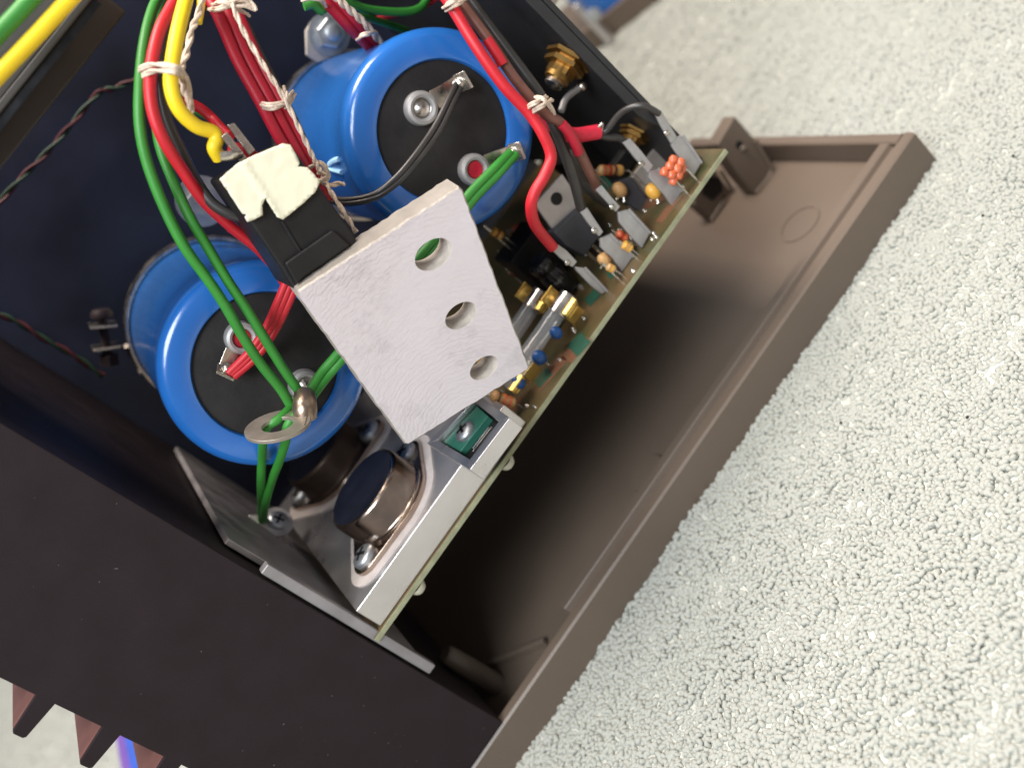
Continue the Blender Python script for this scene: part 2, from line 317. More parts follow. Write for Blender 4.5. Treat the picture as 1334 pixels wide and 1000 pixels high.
MB().tube(py([(938,222),(958,256),(944,262),(926,288)], y1-.4), .7, 8, sub=3).build('hook_rim', 'brown', tray)
MB().prism(py([(918,228),(938,232),(942,248),(928,262),(914,252)], y1-.12), V(0, .3, 0)).build('hook_hole', 'blackplastic', tray)

# ------------------------------------------------------------------ heatsink
hs = thing('heatsink', 'black finned heatsink block filling the lower left corner', 'heatsink', (-70, 56, 12))
zt = 262
xo = P(125, 943, y=0)[0]
MB().prism([V(-46, 0, RZ+.6), V(xo, 0, RZ+.6), V(xo, 0, zt), V(-46, 0, zt)], V(0, 111.7, 0)).build('base_block', 'black', hs, bevel=.35)
fin0 = None
roots = [P(59, 910, y=0)[2], P(147, 948, y=0)[2]]
pitch = roots[0]-roots[1]
tipx = P(22, 958, y=0)[0]
rx = P(59, 910, y=0)[0]+.4
for k in range(-4, 9):
    zc = roots[1]+k*pitch
    if zc < 16 or zc > zt-4: continue
    if fin0 is None:
        poly = [V(rx+1, 0.02, zc-2.6), V(rx-.4, 0.02, zc-2.5), V(tipx+.5, 0.02, zc-1.75), V(tipx, 0.02, zc-1.2), V(tipx, 0.02, zc+1.1), V(tipx+.6, 0.02, zc+1.6), V(rx-.4, 0.02, zc+2.3), V(rx+1, 0.02, zc+2.4)]
        fin0 = MB().prism(poly, V(0, .9, 0)).build('fin', 'black', hs, bevel=.25); z0 = zc
        poly = [p+V(0, .92, 0) for p in poly]
        fin1 = MB().prism(poly, V(0, 110, 0)).build('fin_side', 'finbrown', hs)
    else:
        for q in (fin0, fin1):
            o = q.copy(); COL.objects.link(o); o.location.z += (zc-z0)*S

# lint and dust caught on the black face
mb = MB()
for k in range(45):
    x, z_ = rng.uniform(-91, -47), rng.uniform(14, 160); r_ = rng.uniform(.05, .16); a = rng.uniform(0, 3)
    u = V(math.cos(a), 0, math.sin(a))*r_*rng.uniform(1, 5) if k % 6 == 0 else V(r_, 0, 0); w = V(-u[2], 0, u[0]); w = w/np.linalg.norm(w)*r_*.6
    c = V(x, -.04, z_); mb.add([c-u, c+w, c+u, c-w, c-V(0, r_*.5, 0)], [(0, 1, 4), (1, 2, 4), (2, 3, 4), (3, 0, 4), (3, 2, 1, 0)])
o = mb.build('dust', mat('pale_lint', (0.22, 0.19, 0.18), .9), hs, smooth=False); o['kind'] = 'stuff'

# ------------------------------------------------------------------ chassis panels
cp = MB(); cp.box((-88, 111.9, RZ+.8), (105.5, 113, 262)); 
tag(cp.build('back_sheet', 'navy', smooth=False), 'dark navy sheet metal at the back behind the blue capacitors', 'metal panel')
ZPB = 57.0
rp = thing('rear_panel', 'black upright rear panel leaning edge on beside the gold terminals', 'metal panel', (104, 56, RZ))
xf = P(899, 189, y=6)[0]; xf0 = P(827, 141, y=6)[0]
zf = P(832, 150, y=6)[2]
MB().box((xf-1.6, 6, ZPB+.3), (xf, 111.8, 262)).build('panel', 'panel', rp, bevel=.3)
MB().prism([V(xf-1.7, 6, zf-9), V(xf-1.7, 6, 262), V(xf0-1.3, 6, 262), V(xf0-.8, 6, zf), V(xf0, 6, zf-3)], V(0, 1.3, 0)).build('flange', 'panel', rp, bevel=.4)

# ------------------------------------------------------------------ circuit board
ZB = 57.0
ya = 0.4
e1, e2 = P(945, 195, y=ya), P(508, 803, y=ya)
pb = thing('circuit_board', 'green brown circuit board with a pale edge crowded with components', 'circuit board', (35, 60, ZB-1.6))
xR = e1[0]
MB().box((-44.8, ya, ZB-1.4), (xR, 104, ZB)).build('board', 'pcb', pb, smooth=False)
MB().box((-44.8, ya-.25, ZB-1.35), (xR, ya, ZB-.05)).build('board_edge', 'pcbedge', pb, smooth=False)
tr = [((880,240),(905,215),2.2),((838,268),(872,252),3),((738,470),(762,438),4),((700,505),(735,465),3.4),((858,290),(885,255),2.2),((655,545),(680,520),2)]
for a, b, w_ in tr:
    A, B = P(*a, z=ZB), P(*b, z=ZB); u = B-A; L_ = np.linalg.norm(u); u /= L_; w = np.cross(Zv, u)
    A[2] = B[2] = ZB+.08; MB().obox((A+B)/2, u*L_/2, w*w_/2*1.6, Zv*.07).build('copper_track', 'copper', pb, bevel=.05)
for a, b, w_ in [((748,442),(761,455),5),((797,350),(803,357),4),((704,488),(712,497),5),((866,243),(880,262),3),((778,232),(812,240),6),((768,384),(776,392),4)]:
    A, B = P(*a, z=ZB), P(*b, z=ZB); u = B-A; L_ = np.linalg.norm(u); u /= L_; w = np.cross(Zv, u)
    A[2] = B[2] = ZB+.16; MB().obox((A+B)/2, u*L_/2, w*w_/2, Zv*.06).build('mask_patch', 'mask', pb)
for a in ((661, 603), (547, 766)):
    c = P(*a, y=2.2); MB().lathe((c[0], c[1], ZB-1.6), -Zv, [(2.3, 0), (2.2, 1.0), (1.6, 2.0), (0, 2.3)], 20).build('mounting_stud', 'offwhite', pb)
for k in range(46):
    x, y = rng.uniform(2, xR-2), rng.uniform(1.5, 34); r_ = rng.uniform(.5, .95)
    MB().lathe((x, y, ZB), Zv, [(r_, 0), (r_*.7, .25), (r_*.3, .7), (0, .75)], 10).build('solder_pad', 'solder', pb)
for k in range(26):
    x, y = rng.uniform(-30, xR-5), rng.uniform(4, 60)
    MB().lathe((x, y, ZB-1.6), -Zv, [(1, 0), (.6, .5), (.25, 1.3), (0, 1.4)], 10).build('solder_joint', 'solder', pb)

# ------------------------------------------------------------------ aluminium bracket
br = thing('heat_bracket', 'bare aluminium angle bracket bolted between heatsink and circuit board', 'bracket', (-20, 50, ZB))
tR = P(680, 545, y=1.2)                         # right end of the bright front face
ZT = P(600, 607, y=1.2)[2]; ZT = ZB+ (P(607, 597, y=1.2)[2]-ZB)
MB().box((-41.5, 1.2, ZB+.1), (tR[0], 88, ZT)).build('plate', 'bracket', br, bevel=.4)
zlo, zhi = P(575, 857, y=1)[2], P(304, 712, y=3)[2]
MB().box((-45.4, 1.0, zlo), (-42.6, 4.0, P(358, 722, y=1)[2])).build('front_lip', 'alushade', br, bevel=.4)
MB().box((-45.4, 9, zlo+2), (-43.7, 100, zhi)).build('flange', 'alushade', br, bevel=.3)
print('ZT', ZT, 'tR', tR, 'z', zlo, zhi, 'y1', y0, y1)

# TO-3 power transistors
def screw(parent, c, ax, r, h=2.2, m='zinc', nm='screw', washer=None):
    ax = np.array(ax, float)/np.linalg.norm(ax); c = np.array(c, float)
    if washer: MB().lathe(c, ax, [(0, 0), (washer, 0), (washer, .5), (washer-.3, .7), (r, .7)], 24).build('washer', 'steel', parent); c = c+ax*.7
    o = MB().lathe(c, ax, [(r, 0), (r, h*.4), (r*.94, h*.62), (r*.72, h*.82), (r*.4, h*.9), (0, h*.92)], 28).build(nm, m, parent)
    hx = V(0,0,1) if abs(ax[2]) < .9 else V(1,0,0); u = np.cross(ax, hx); u /= np.linalg.norm(u); w = np.cross(ax, u)
    th = rng.uniform(0, 3); u, w = u*math.cos(th)+w*math.sin(th), w*math.cos(th)-u*math.sin(th)
    for a, b in ((u, w), (w, u)):
        MB().obox(c+ax*(h*.88), a*r*.56, b*r*.13, ax*.16).build('slot', 'blackplastic', o)
    return o
def to3(label, sc_px, c_px, mm_top, cmp_):
    zt_ = ZT
    s1 = P(*sc_px, z=zt_+2.0); c = P(*c_px, z=zt_+2.2); s1[2] = c[2] = zt_
    d = c-s1; d[2] = 0; d = d/np.linalg.norm(d); w = np.cross(Zv, d)
    L1 = 15.8; s1 = c-d*L1; s2 = c+d*L1
    t = thing('power_transistor', label, 'transistor', c, 'metal can power transistors on the bracket')
    def outline(R, r, off):
        p = []
        for k in range(40):
            a = 2*math.pi*k/40
            # hull of three circles
            dr = d*math.cos(a)+w*math.sin(a); best = max(((c+dr*R)@dr, 0), ((s1+dr*r)@dr, 1), ((s2+dr*r)@dr, 2))
            q = [c+dr*R, s1+dr*r, s2+dr*r][best[1]]; p.append(V(q[0], q[1], zt_+off))
        return p
    MB().prism(outline(16.2, 7.4, .05), V(0, 0, .35)).build('insulating_washer', 'insul', t)
    MB().prism(outline(13.6, 4.6, .42), V(0, 0, 1.5)).build('flange', 'can', t, bevel=.3)
    MB().lathe(c+Zv*1.95, Zv, [(13.0, 0), (13.0, .5), (12.4, .8), (12.2, 1.2), (12.1, 7.6), (11.7, 8.4), (11.1, 8.7)], 64).build('can', 'can' if mm_top == 'cantop' and cmp_ == 0 else 'canshade', t)
    MB().lathe(c+Zv*1.95, Zv, [(11.15, 8.68), (10.9, 8.62), (0, 8.6)], 64).build('can_top', mm_top, t)
    screw(t, s1+Zv*1.95, Zv, 3.5, 2.2); screw(t, s2+Zv*1.95, Zv, 3.5, 2.2)
    return c, s1
K['cantop'] = mat('dark_polished_top', (0.02, 0.022, 0.035), .22, metal=.3, var=.2)
to3('round metal can transistor with dark top nearest the circuit board edge', (480, 716), (503, 656), 'cantop', 0)
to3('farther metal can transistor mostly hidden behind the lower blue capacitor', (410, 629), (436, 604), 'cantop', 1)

# earth lug on flange
xfl = -43.6
c = P(352, 688, x=xfl)
t = thing('earth_lug', 'tinned earth lug screwed to the bracket where two green wires end', 'solder lug', c)
la = V(.62, -.70, .35); la /= np.linalg.norm(la); c = c+V(2.6, -1.5, 0)
MB().lathe(c-la*2.6, la, [(0, 0), (2.2, 0), (2.2, 2.6), (0, 2.6)], 20).build('stud', 'steel', t)
MB().lathe(c, la, [(0, 0), (4.6, 0), (4.6, .7), (0, .7)], 28).build('ring', 'lug', t)
u_ = np.cross(la, Yv); u_ /= np.linalg.norm(u_); u_ = u_ if u_[2] > 0 else -u_; w_ = np.cross(la, u_)
MB().obox(c+u_*5.6+la*.6, u_*2.6, w_*1.7, la*.35).build('tail', 'lug', t, bevel=.2)
screw(t, c+la*.7, la, 2.9, 2.0)
c = P(308, 614, x=xfl); t = thing('flange_screw', 'small shiny screw on the bracket under the lower capacitor', 'screw', c); screw(t, c, Xv, 2.6, 2.2, m='steel', washer=3.6)

# square recessed trimmer housing
hz = ZT+4.5
t = thing('square_housing', 'open square metal housing with a green insert beneath the aluminium block', 'component housing', P(615, 570, z=ZT))
q = [P(556, 577, z=hz), P(612, 612, z=hz), P(664, 544, z=hz), P(618, 510, z=hz)]
q = [p*1. for p in q]; cc = sum(q)/4
def ring_(q, f, z0, z1, nm, m, par):
    mb = MB()
    inn = [cc+(p-cc)*f for p in q]
    for i in range(4):
        a, b, c_, d_ = q[i], q[(i+1) % 4], inn[(i+1) % 4], inn[i]
        mb = MB(); mb.hexa([V(p[0], p[1], z0) for p in (a, b, c_, d_)]+[V(p[0], p[1], z1) for p in (a, b, c_, d_)]); mb.build(nm, m, par, bevel=.2)
ring_(q, .74, ZT+.05, hz, 'side_rail', 'bracket', t)
MB().prism([V(*(cc+(p-cc)*.73)[:2], ZT+.05) for p in q], V(0, 0, 1.0)).build('base', 'blackplastic', t)
a = q[0]*.5+q[3]*.5; 
g0 = cc+(q[0]*.55+q[3]*.45-cc)*.42
MB().prism([V(*(cc+(p-cc)*s_)[:2], ZT+1.1) for p, s_ in ((q[0], .7), (q[0]*.45+q[1]*.55, .68), (q[2]*.5+q[3]*.5, .66), (q[3], .7))], V(0, 0, 2.0)).build('green_insert', 'jade', t, bevel=.2)
c = P(606, 562, z=ZT+3.6); screw(t, c-Zv*.8, Zv, 3.0, 2.4)
for f_ in (.30, .5):
    a, b = cc+(q[1]-cc)*.66, cc+(q[2]-cc)*.66
    a = a+(cc-a)*f_*.6; b = b+(cc-b)*f_*.6; u = (b-a)
    MB().obox(V(*((a+b)/2)[:2], ZT+2.4), V(u[0], u[1], 0)*.45, np.cross(Zv, u)/np.linalg.norm(u)*.35, Zv*1.6).build('slat', 'steel', t, bevel=.1)

# ------------------------------------------------------------------ capacitors
CY = 15.0
def capacitor(label, cpx, terms, R0=17.6, R1=25.2):
    c = P(*cpx, y=CY); t = thing('electrolytic_capacitor', label, 'capacitor', (c[0], 60, c[2]), 'large blue electrolytic capacitors')
    c = V(c[0], 0, c[2])
    MB().lathe(c, Yv, [(R0, CY+2), (R0, CY+.9), (R0+.4, CY+.25), (R0+1.2, CY+.05), (R1-2.4, CY+.35), (R1-1.1, CY+.9), (R1-.3, CY+1.9), (R1, CY+3.4), (R1, CY+6.2), (R1-.2, CY+8), (R1-.5, CY+12), (R1-.7, CY+20), (R1-.7, 100), (R1-2, 103), (0, 103)], 96).build('sleeve', 'blue', t)
    MB().lathe(c, Yv, [(R0+.2, CY+1.4), (R0-.6, CY+1.2), (0, CY+1.25)], 72).build('end_disc', 'disc', t)
    return t, c
def terminal(t, cpx, tip_px, centre, R=4.0, lift=14.0):
    c = P(*cpx, y=CY-1.2); d = P(*tip_px, y=CY-2.)-c; L_ = np.linalg.norm(d); d[1] = 0; d /= np.linalg.norm(d); w = np.cross(Yv, d)
    b = MB().lathe(V(c[0], CY+1.2, c[2]), -Yv, [(R, 0), (R, 1.6), (R-.3, 2.3), (R-1, 2.6), (R-1.6, 2.4), (R-1.8, 1.4)], 36).build('rivet_ring', 'tin', t)
    if centre == 'redplug':
        MB().lathe(V(c[0], CY+1.2, c[2]), -Yv, [(R-1.75, 1.0), (R-1.9, 1.7), (0, 1.8)], 24).build('plug', 'redplug', t)
    else:
        MB().lathe(V(c[0], CY+1.2, c[2]), -Yv, [(R-1.3, 1.6), (R-1.8, 1.2), (R-2.2, 1.3), (R-2.9, 1.9), (0, 2.3)], 24).build('rivet', 'steel', t)
    o1 = c+d*(R-.5); o2 = c+d*(L_-1.5)
    y_ = CY-.3
    MB().prism([V(o1[0], y_, o1[2])-w*2.4, V(o1[0], y_, o1[2])+w*2.4, V(o2[0], y_, o2[2])+w*1.9, V(o2[0], y_, o2[2])-w*1.9], V(0, -.6, 0)).build('solder_tag', 'steel', t, bevel=.15)
    e = V(o2[0], y_-.3, o2[2])
    MB().obox(e+d*.7-Yv*1.6, w*2.3, d*.35-Yv*.1, (-Yv*1.0+d*.5)*1.6).build('tag_end', 'solder', t, bevel=.2)
    MB().lathe(e-Yv*1.3, -Yv, [(1.6, -1), (1.3, .4), (.5, 1.1), (0, 1.2)], 14).build('solder_blob', 'solder', t)
c1, cc1 = capacitor('lower blue capacitor, green wires crossing its black end disc', (349, 477), 0)
terminal(c1, (316, 441), (292, 488), 'redplug'); terminal(c1, (399, 503), (388, 540), 'steel')
c2, cc2 = capacitor('upper blue capacitor, two thin black wires soldered to its disc', (580, 172), 0, 17.1, 24.9)
terminal(c2, (551, 141), (606, 104), 'steel', 4.2); terminal(c2, (620, 221), (676, 196), 'redplug')
# printed mark on the upper capacitor's sleeve
def onsleeve(c, R, ax_px):
    out = []
    for a, b in ax_px:
        d = M @ np.array([a-667, b-500, F]); o = O-V(c[0], 0, c[2]); A2 = d[0]**2+d[2]**2; B2 = 2*(o[0]*d[0]+o[2]*d[2]); C2 = o[0]**2+o[2]**2-R*R
        tt = (-B2-math.sqrt(max(0, B2*B2-4*A2*C2)))/(2*A2); out.append(O+d*tt)
    return out
MB().tube(onsleeve(cc2, 24.05, [(443,206),(435,209),(429,215),(434,220),(447,224)]), 1.1, 8, sub=4, flat=.6).build('printed_mark', 'print', c2)
MB().tube(onsleeve(cc2, 24.02, [(452,207),(456,219)]), .9, 8, sub=3, flat=.4).build('printed_mark', 'cobalt', c2)
# clamp rings
def clamp(label, c, y, R, ang, wd=9):
    t = thing('capacitor_clamp', label, 'clamp', (c[0], y, c[2]), 'metal clamps round the capacitors')
    pr = [(R, 0), (R+.8, 0), (R+.8, wd), (R, wd), (R, 0)]
    MB().lathe(V(c[0], y, c[2]), Yv, pr, 96).build('band', 'steel', t)
    return t
k1 = clamp('thin metal clamp band round the lower blue capacitor', cc1, 86, 24.9, 0)
e = P(140, 425, y=90); e2_ = P(145, 452, y=90)
q = P(166, 420, y=90)
for a, b in (((117,427),(153,424)),((121,457),(158,451))):
    A, B = P(*a, y=90), P(*b, y=90); u = B-A
    MB().obox((A+B)/2+Yv*4, u/2, Yv*4.5, np.cross(u, Yv)/np.linalg.norm(u)*.45).build('ear', 'steel', k1, bevel=.2)
A, B = P(132, 408, y=92), P(142, 475, y=92)
MB().cyl(A, B, 1.3).build('bolt', 'black', k1); u = (B-A)/np.linalg.norm(B-A)
MB().lathe(A-u*1.5, u, [(0, 0), (2.4, .3), (3.2, 1.4), (3.2, 2.6), (0, 2.6)], 24).build('bolt_head', 'black', k1)
C0 = P(141, 462, y=92); MB().lathe(C0, u, [(0, 0), (3, 0), (3, 3), (0, 3)], 6).build('nut', 'black', k1)
A, B = P(165, 450, y=90), P(186, 486, y=90); MB().tube([A, (A+B)/2+V(0,3,0), B], 1.0, 8).build('ear', 'steel', k1)
k2 = clamp('metal clamp band round the upper blue capacitor with a bolted lug', cc2, 86, 24.6, 0)
lp = py([(399,72),(398,40),(405,28),(420,24),(440,32),(453,52),(452,70),(425,78),(414,82)], 84)
MB().prism(lp, V(0, 1.2, 0)).build('lug', 'tabgrey', k2, bevel=.3)
c = P(428, 45, y=83.9); MB().lathe(c, -Yv, [(0, 0), (6.2, 0), (6.2, 1), (0, 1)], 30).build('washer', 'zinc', k2)
MB().lathe(c-Yv*1, -Yv, [(0, 0), (4.5, 0), (4.5, 3), (4, 3.5), (0, 3.5)], 6).build('nut', 'zinc', k2, smooth=False)
MB().lathe(c-Yv*4.5, -Yv, [(0, 0), (2.4, 0), (2.4, 1.4), (1.6, 1.8), (0, 1.8)], 20).build('bolt', 'zinc', k2)
# third clamp piece between the capacitors
c = P(262, 262, y=70); t = thing('clamp_nut', 'bright blue tinted nut deep between the two capacitors', 'nut', c)
MB().lathe(c, -Yv, [(0, 0), (7, 0), (7, 1), (0, 1)], 30).build('washer', 'zinc', t); MB().lathe(c-Yv, -Yv, [(0, 0), (4.2, 0), (4.2, 4), (0, 4)], 6).build('nut', 'zinc', t, smooth=False)

# ------------------------------------------------------------------ aluminium block with three holes
vp = (15, -124); nB = M @ np.array([vp[0]-667, vp[1]-500, F]); nB /= np.linalg.norm(nB); p0 = P(488, 478, y=-15)
def onb(a, b, off=0):
    d = M @ np.array([a-667, b-500, F]); return O+d*(((p0-O)@nB)/(d@nB))+nB*off
BT = 8.0
corners = [(388,379),(598,243),(603,247),(690,478),(688,482),(533,579),(527,578),(388,388)]
holes = [((564.5,331.5), 24.5, 21.5), ((600.5,411), 22, 18.5), ((630.5,479), 20.5, 16.5)]
bmk = bmesh.new()
outer = [onb(*c) for c in corners]; org = onb(540, 420)
ux = outer[1]-outer[0]; ux /= np.linalg.norm(ux); uy = np.cross(nB, ux)
def to2(p): return ((p-org)@ux, (p-org)@uy)
from mathutils.geometry import delaunay_2d_cdt
hc = []
for (c_, a_, b_) in holes:
    ctr = onb(*c_); ra, rb_ = [(4.45, 3.25), (3.95, 2.85), (3.65, 2.6)][len(hc)]
    hc.append([to2(ctr+ux*math.cos(t)*ra+uy*math.sin(t)*rb_) for t in np.linspace(0, 2*math.pi, 37)[:-1]])
def fill(outl, hls):
    v = []; e = []
    for lp_ in [outl]+hls:
        n0 = len(v); v += [Vector(p) for p in lp_]; e += [(n0+i, n0+(i+1) % len(lp_)) for i in range(len(lp_))]
    r = delaunay_2d_cdt(v, e, [], 0, 1e-6); vs = r[0]; fs = r[2]
    def inpoly(p, poly):
        s_ = False; n = len(poly)
        for i in range(n):
            a, b = poly[i], poly[(i+1) % n]
            if (a[1] > p[1]) != (b[1] > p[1]) and p[0] < (b[0]-a[0])*(p[1]-a[1])/(b[1]-a[1])+a[0]: s_ = not s_
        return s_
    out = [f for f in fs if (lambda c: inpoly(c, outl) and not any(inpoly(c, h_) for h_ in hls))((sum(vs[i][0] for i in f)/len(f), sum(vs[i][1] for i in f)/len(f)))]
    return vs, out
def plate3(outl, hls, d0, d1):
    vs, fs = fill(outl, hls); mb = MB()
    to3d = lambda p, d: org+ux*p[0]+uy*p[1]+nB*d
    mb.add([to3d(p, d0) for p in vs], fs); mb.add([to3d(p, d1) for p in vs], [f[::-1] for f in fs])
    return mb, to3d
o2 = []
for i in range(len(outer)):
    a, b = np.array(to2(outer[i])), np.array(to2(outer[(i+1) % len(outer)])); L_ = np.linalg.norm(b-a); k_ = max(1, int(L_/1.3)); u_ = (b-a)/L_; n_ = np.array([-u_[1], u_[0]])
    for j in range(k_): o2.append(tuple(a+(b-a)*j/k_+(n_*rng.normal(0, .07) if j else 0)))
blk = thing('aluminium_block', 'thick machined aluminium block with three drilled holes in a row', 'metal block', org+nB*5)
ch = .38
ctr2 = np.mean(np.array(o2), 0); 
def inset(pl, d):
    n = len(pl); out = []
    area2 = sum(pl[i][0]*pl[(i+1) % n][1]-pl[(i+1) % n][0]*pl[i][1] for i in range(n)); sg = 1 if area2 > 0 else -1
    for i in range(n):
        a, b, c_ = np.array(pl[i-1]), np.array(pl[i]), np.array(pl[(i+1) % n]); u1 = (b-a)/np.linalg.norm(b-a); u2 = (c_-b)/np.linalg.norm(c_-b)
        n1 = np.array([-u1[1], u1[0]])*sg; n2 = np.array([-u2[1], u2[0]])*sg; m_ = n1+n2; m_ /= (m_@m_)/2; out.append(tuple(b+m_*d))
    return out
oi = inset(o2, ch)
mb, T3 = plate3(oi, hc, 0, BT); 
face_mb = MB(); vs, fs = fill(oi, hc); face_mb.add([T3(p, 0) for p in vs], fs)
side = MB(); back = MB(); back.add([T3(p, BT) for p in vs], [f[::-1] for f in fs])
n = len(o2)
side.add([T3(p, 0) for p in oi]+[T3(p, .4) for p in o2]+[T3(p, BT-.4) for p in o2]+[T3(p, BT) for p in oi], [(j*n+i, j*n+(i+1) % n, (j+1)*n+(i+1) % n, (j+1)*n+i) for j in range(3) for i in range(n)])
K['aluface'] = K['alu']
body = MB(); body.add(face_mb.v, face_mb.f)
for h_ in hc:
    m_ = len(h_); hw = MB(); ce = np.mean(np.array(h_), 0)
    hw.add([T3(ce+(np.array(p)-ce)*1.05, -.02) for p in h_]+[T3(p, .3) for p in h_]+[T3(p, BT) for p in h_], [(j*m_+i, j*m_+(i+1) % m_, (j+1)*m_+(i+1) % m_, (j+1)*m_+i) for j in range(2) for i in range(m_)])
    hw.build('drilled_hole', 'bore', blk, ang=60)
body.add(back.v, back.f)
body.build('body', brushed(), blk, ang=30)
side.build('sawn_edge', 'aluraw', blk, ang=30)

# ------------------------------------------------------------------ black rectifier with masking tape
yR = -15.
rb = thing('rectifier', 'black moulded rectifier topped with torn cream masking tape beside the block', 'rectifier', P(370, 280, y=yR+10))
MB().prism(py([(289,237),(372,191),(386,198),(425,255),(463,306),(466,322),(390,372),(383,378),(366,350)], yR), V(0, 17, 0)).build('body', 'blackplastic', rb, bevel=.8)
MB().prism(py([(371,343),(434,299),(457,320),(395,362),(387,372)], yR-1.2), V(0, 1.0, 0)).build('foot', 'blackplastic', rb, bevel=.5)
MB().tube(py([(367,288),(380,310),(402,345)], yR-.1), .35, 8, sub=2).build('seam', 'blackplastic', rb)
tp = [(286,233.5),(310,212.5),(335.5,200.5),(368.5,187),(377.5,188.5),(385,200.5),(390,212.5),(388,217),(400,218),(408,226),(416.5,236.5),(410.5,250),(397,263),(383.5,274),(375,281),(368.5,286),(361,283),(346,257.5),(341,268),(342,280),(331,286),(322,289),(319,283),(321,279),(316,278.5),(301,256)]
def tape_mesh():
    # torn outline with a fine irregular edge, slightly crumpled
    pts_ = []
    for i in range(len(tp)):
        a, b = np.array(tp[i], float), np.array(tp[(i+1) % len(tp)], float)
        L_ = np.linalg.norm(b-a); k = max(1, int(L_/3))
        for j in range(k): pts_.append(a+(b-a)*j/k+(rng.normal(0, .22, 2) if j else 0))
    def hy(p):                                  # ridge along the fold
        a, b = np.array([317., 211.]), np.array([346., 257.]); u_ = (b-a)/np.linalg.norm(b-a); d = (p-a)@np.array([u_[1], -u_[0]])
        return yR-1.3+ - .45*math.exp(-(d/3)**2)+.12*noise.noise(Vector((p[0]*.08, p[1]*.08, 1)))
    inn = []
    for x in np.arange(288, 416, 5.): 
        for y in np.arange(188, 288, 5.): inn.append((x+rng.uniform(-1, 1), y+rng.uniform(-1, 1)))
    v = [Vector(p) for p in pts_]+[Vector(p) for p in inn]; e = [(i, (i+1) % len(pts_)) for i in range(len(pts_))]
    r = delaunay_2d_cdt(v, e, [], 1, 1e-4)
    vs = [P(p[0], p[1], y=hy(np.array(p))) for p in r[0]]
    mb = MB(); mb.add(vs, r[2]); return mb
o = tape_mesh().build('masking_tape', 'tape', rb, ang=60)
sm = o.modifiers.new('solid', 'SOLIDIFY'); sm.thickness = .35*S; sm.offset = 0
# spade prongs on the rectifier
for a in ([(296,163),(305,160),(333,196),(325,203)], [(288,178),(296,172),(322,206),(314,212)]):
    MB().prism(py(a, yR+3), V(0, .8, 0)).build('prong', 'steel', rb, bevel=.2)
MB().tube(px([(287,204,yR),(300,203,yR),(312,201,yR+2)]), 1.0, 10).build('solder_joint', 'solder', rb)

# ------------------------------------------------------------------ wires
w = wire
G1, G2 = 'green wires looping down past the lower capacitor', 'red wires in the bundle'
w([(214,-12,12),(200,10,8),(189,50,2),(183,100,-2),(182,160,-3),(192,212,-3),(214,270,-3),(240,321,-3),(270,363,-2),(294,399,-1),(318,441,1),(342,477,3),(366,507,5),(380,530,6)], 1.18, 'green', 'outermost green wire at the left of the bundle ending at the ring tag', G1)
w([(222,-12,16),(206,20,12),(198,80,9),(202,140,6),(208,188,4),(225,234,2),(247,282,0),(270,321,0),(297,366,0),(321,402,1),(345,441,2),(369,480,4),(392,513,6)], 1.15, 'green', 'inner green wire running beside the outermost one down to the ring tag', G1)
w([(236,-12,6),(222,12,3),(206,45,-1),(196,95,-4),(198,140,-5),(213,182,-5),(238,222,-3),(266,262,0),(300,294,3),(332,320,5),(356,345,7),(374,372,8)], 1.3, 'red', 'single red wire in the left bundle passing behind the taped rectifier')
w([(240,-12,8),(226,18,5),(214,48,3),(209,80,1),(210,120,0),(219,159,0),(237,198,0),(255,234,0),(276,264,-1),(300,279,-2),(322,284,-2)], 1.2, 'blackwire', 'black wire between the red and yellow ones, ending at the rectifier')
w([(245,-12,0),(241,4,-3),(232,40,-8),(225,80,-11),(223,112,-12),(233,142,-12),(255,164,-11),(277,172,-10),(282,182,-10),(279,193,-10),(286,206,-9)], 1.5, 'yellow', 'thick yellow wire curling round to the rectifier prong')
w([(254,-12,8),(262,0,8),(258,30,6)], .9, 'yellow', 'short yellow wire end behind the twine at the top')
w([(238,130,14),(262,142,13),(278,156,12),(287,166,8),(300,178,4)], 1.15, 'red', 'short red wire curving behind the yellow one', )
w([(240,138,16),(262,148,15),(280,158,14),(292,170,12)], .8, 'green', 'thin green wire glimpsed behind the yellow one')
w([(300,192,0),(318,196,1),(334,206,3)], 1.3, 'red', 'red wire stub entering the rectifier under the tape')
w([(300,296,6),(330,318,7),(352,338,8),(372,364,9)], 1.2, 'red', 'second red wire behind the single one at the rectifier')
w([(322,312,9),(345,333,9),(366,356,9.5),(376,368,9)], .75, 'orange', 'thin orange wire squeezed under the black rectifier')
# red trio on lower capacitor
for i, (dx, dy) in enumerate(((-7, 0), (0, 1), (7, 3))):
    w([(386+dx,352,4),(370+dx,390+dy,6),(352+dx*.9,428+dy,9),(330+dx*.7,458+dy*2,11),(298+dx*.5+3,486+dy*1.6,12)], .95, 'red', ('left', 'middle', 'right')[i]+' one of three red wires fanning from the rectifier to the red plugged terminal', 'three red wires on the lower capacitor')
# crimson bundle
for i, (dx, dy) in enumerate(((-12, 4), (0, 0), (11, -4), (3, 5))):
    yy = 6+(3 if i == 3 else 0)+i
    w([(282+dx,-12+dy,yy+6),(300+dx,25+dy,yy+2),(322+dx,76+dy,yy),(350+dx*.95,128+dy,yy-2),(372+dx*.95,170+dy,yy-2),(400+dx*.7,222+dy,yy-1),(420+dx*.6,262+dy,yy+6)], 1.3, 'crimson', ('left edge crimson wire of the laced bundle above the rectifier', 'second crimson wire from the left in the laced bundle', 'right edge crimson wire of the laced bundle beside the twine', 'rearmost crimson wire half hidden inside the laced bundle')[i], 'four crimson wires laced with twine')
w([(318,30,11),(345,85,10),(372,135,9),(398,190,9)], 1.1, 'blackwire', 'black wire tucked behind the crimson laced bundle')
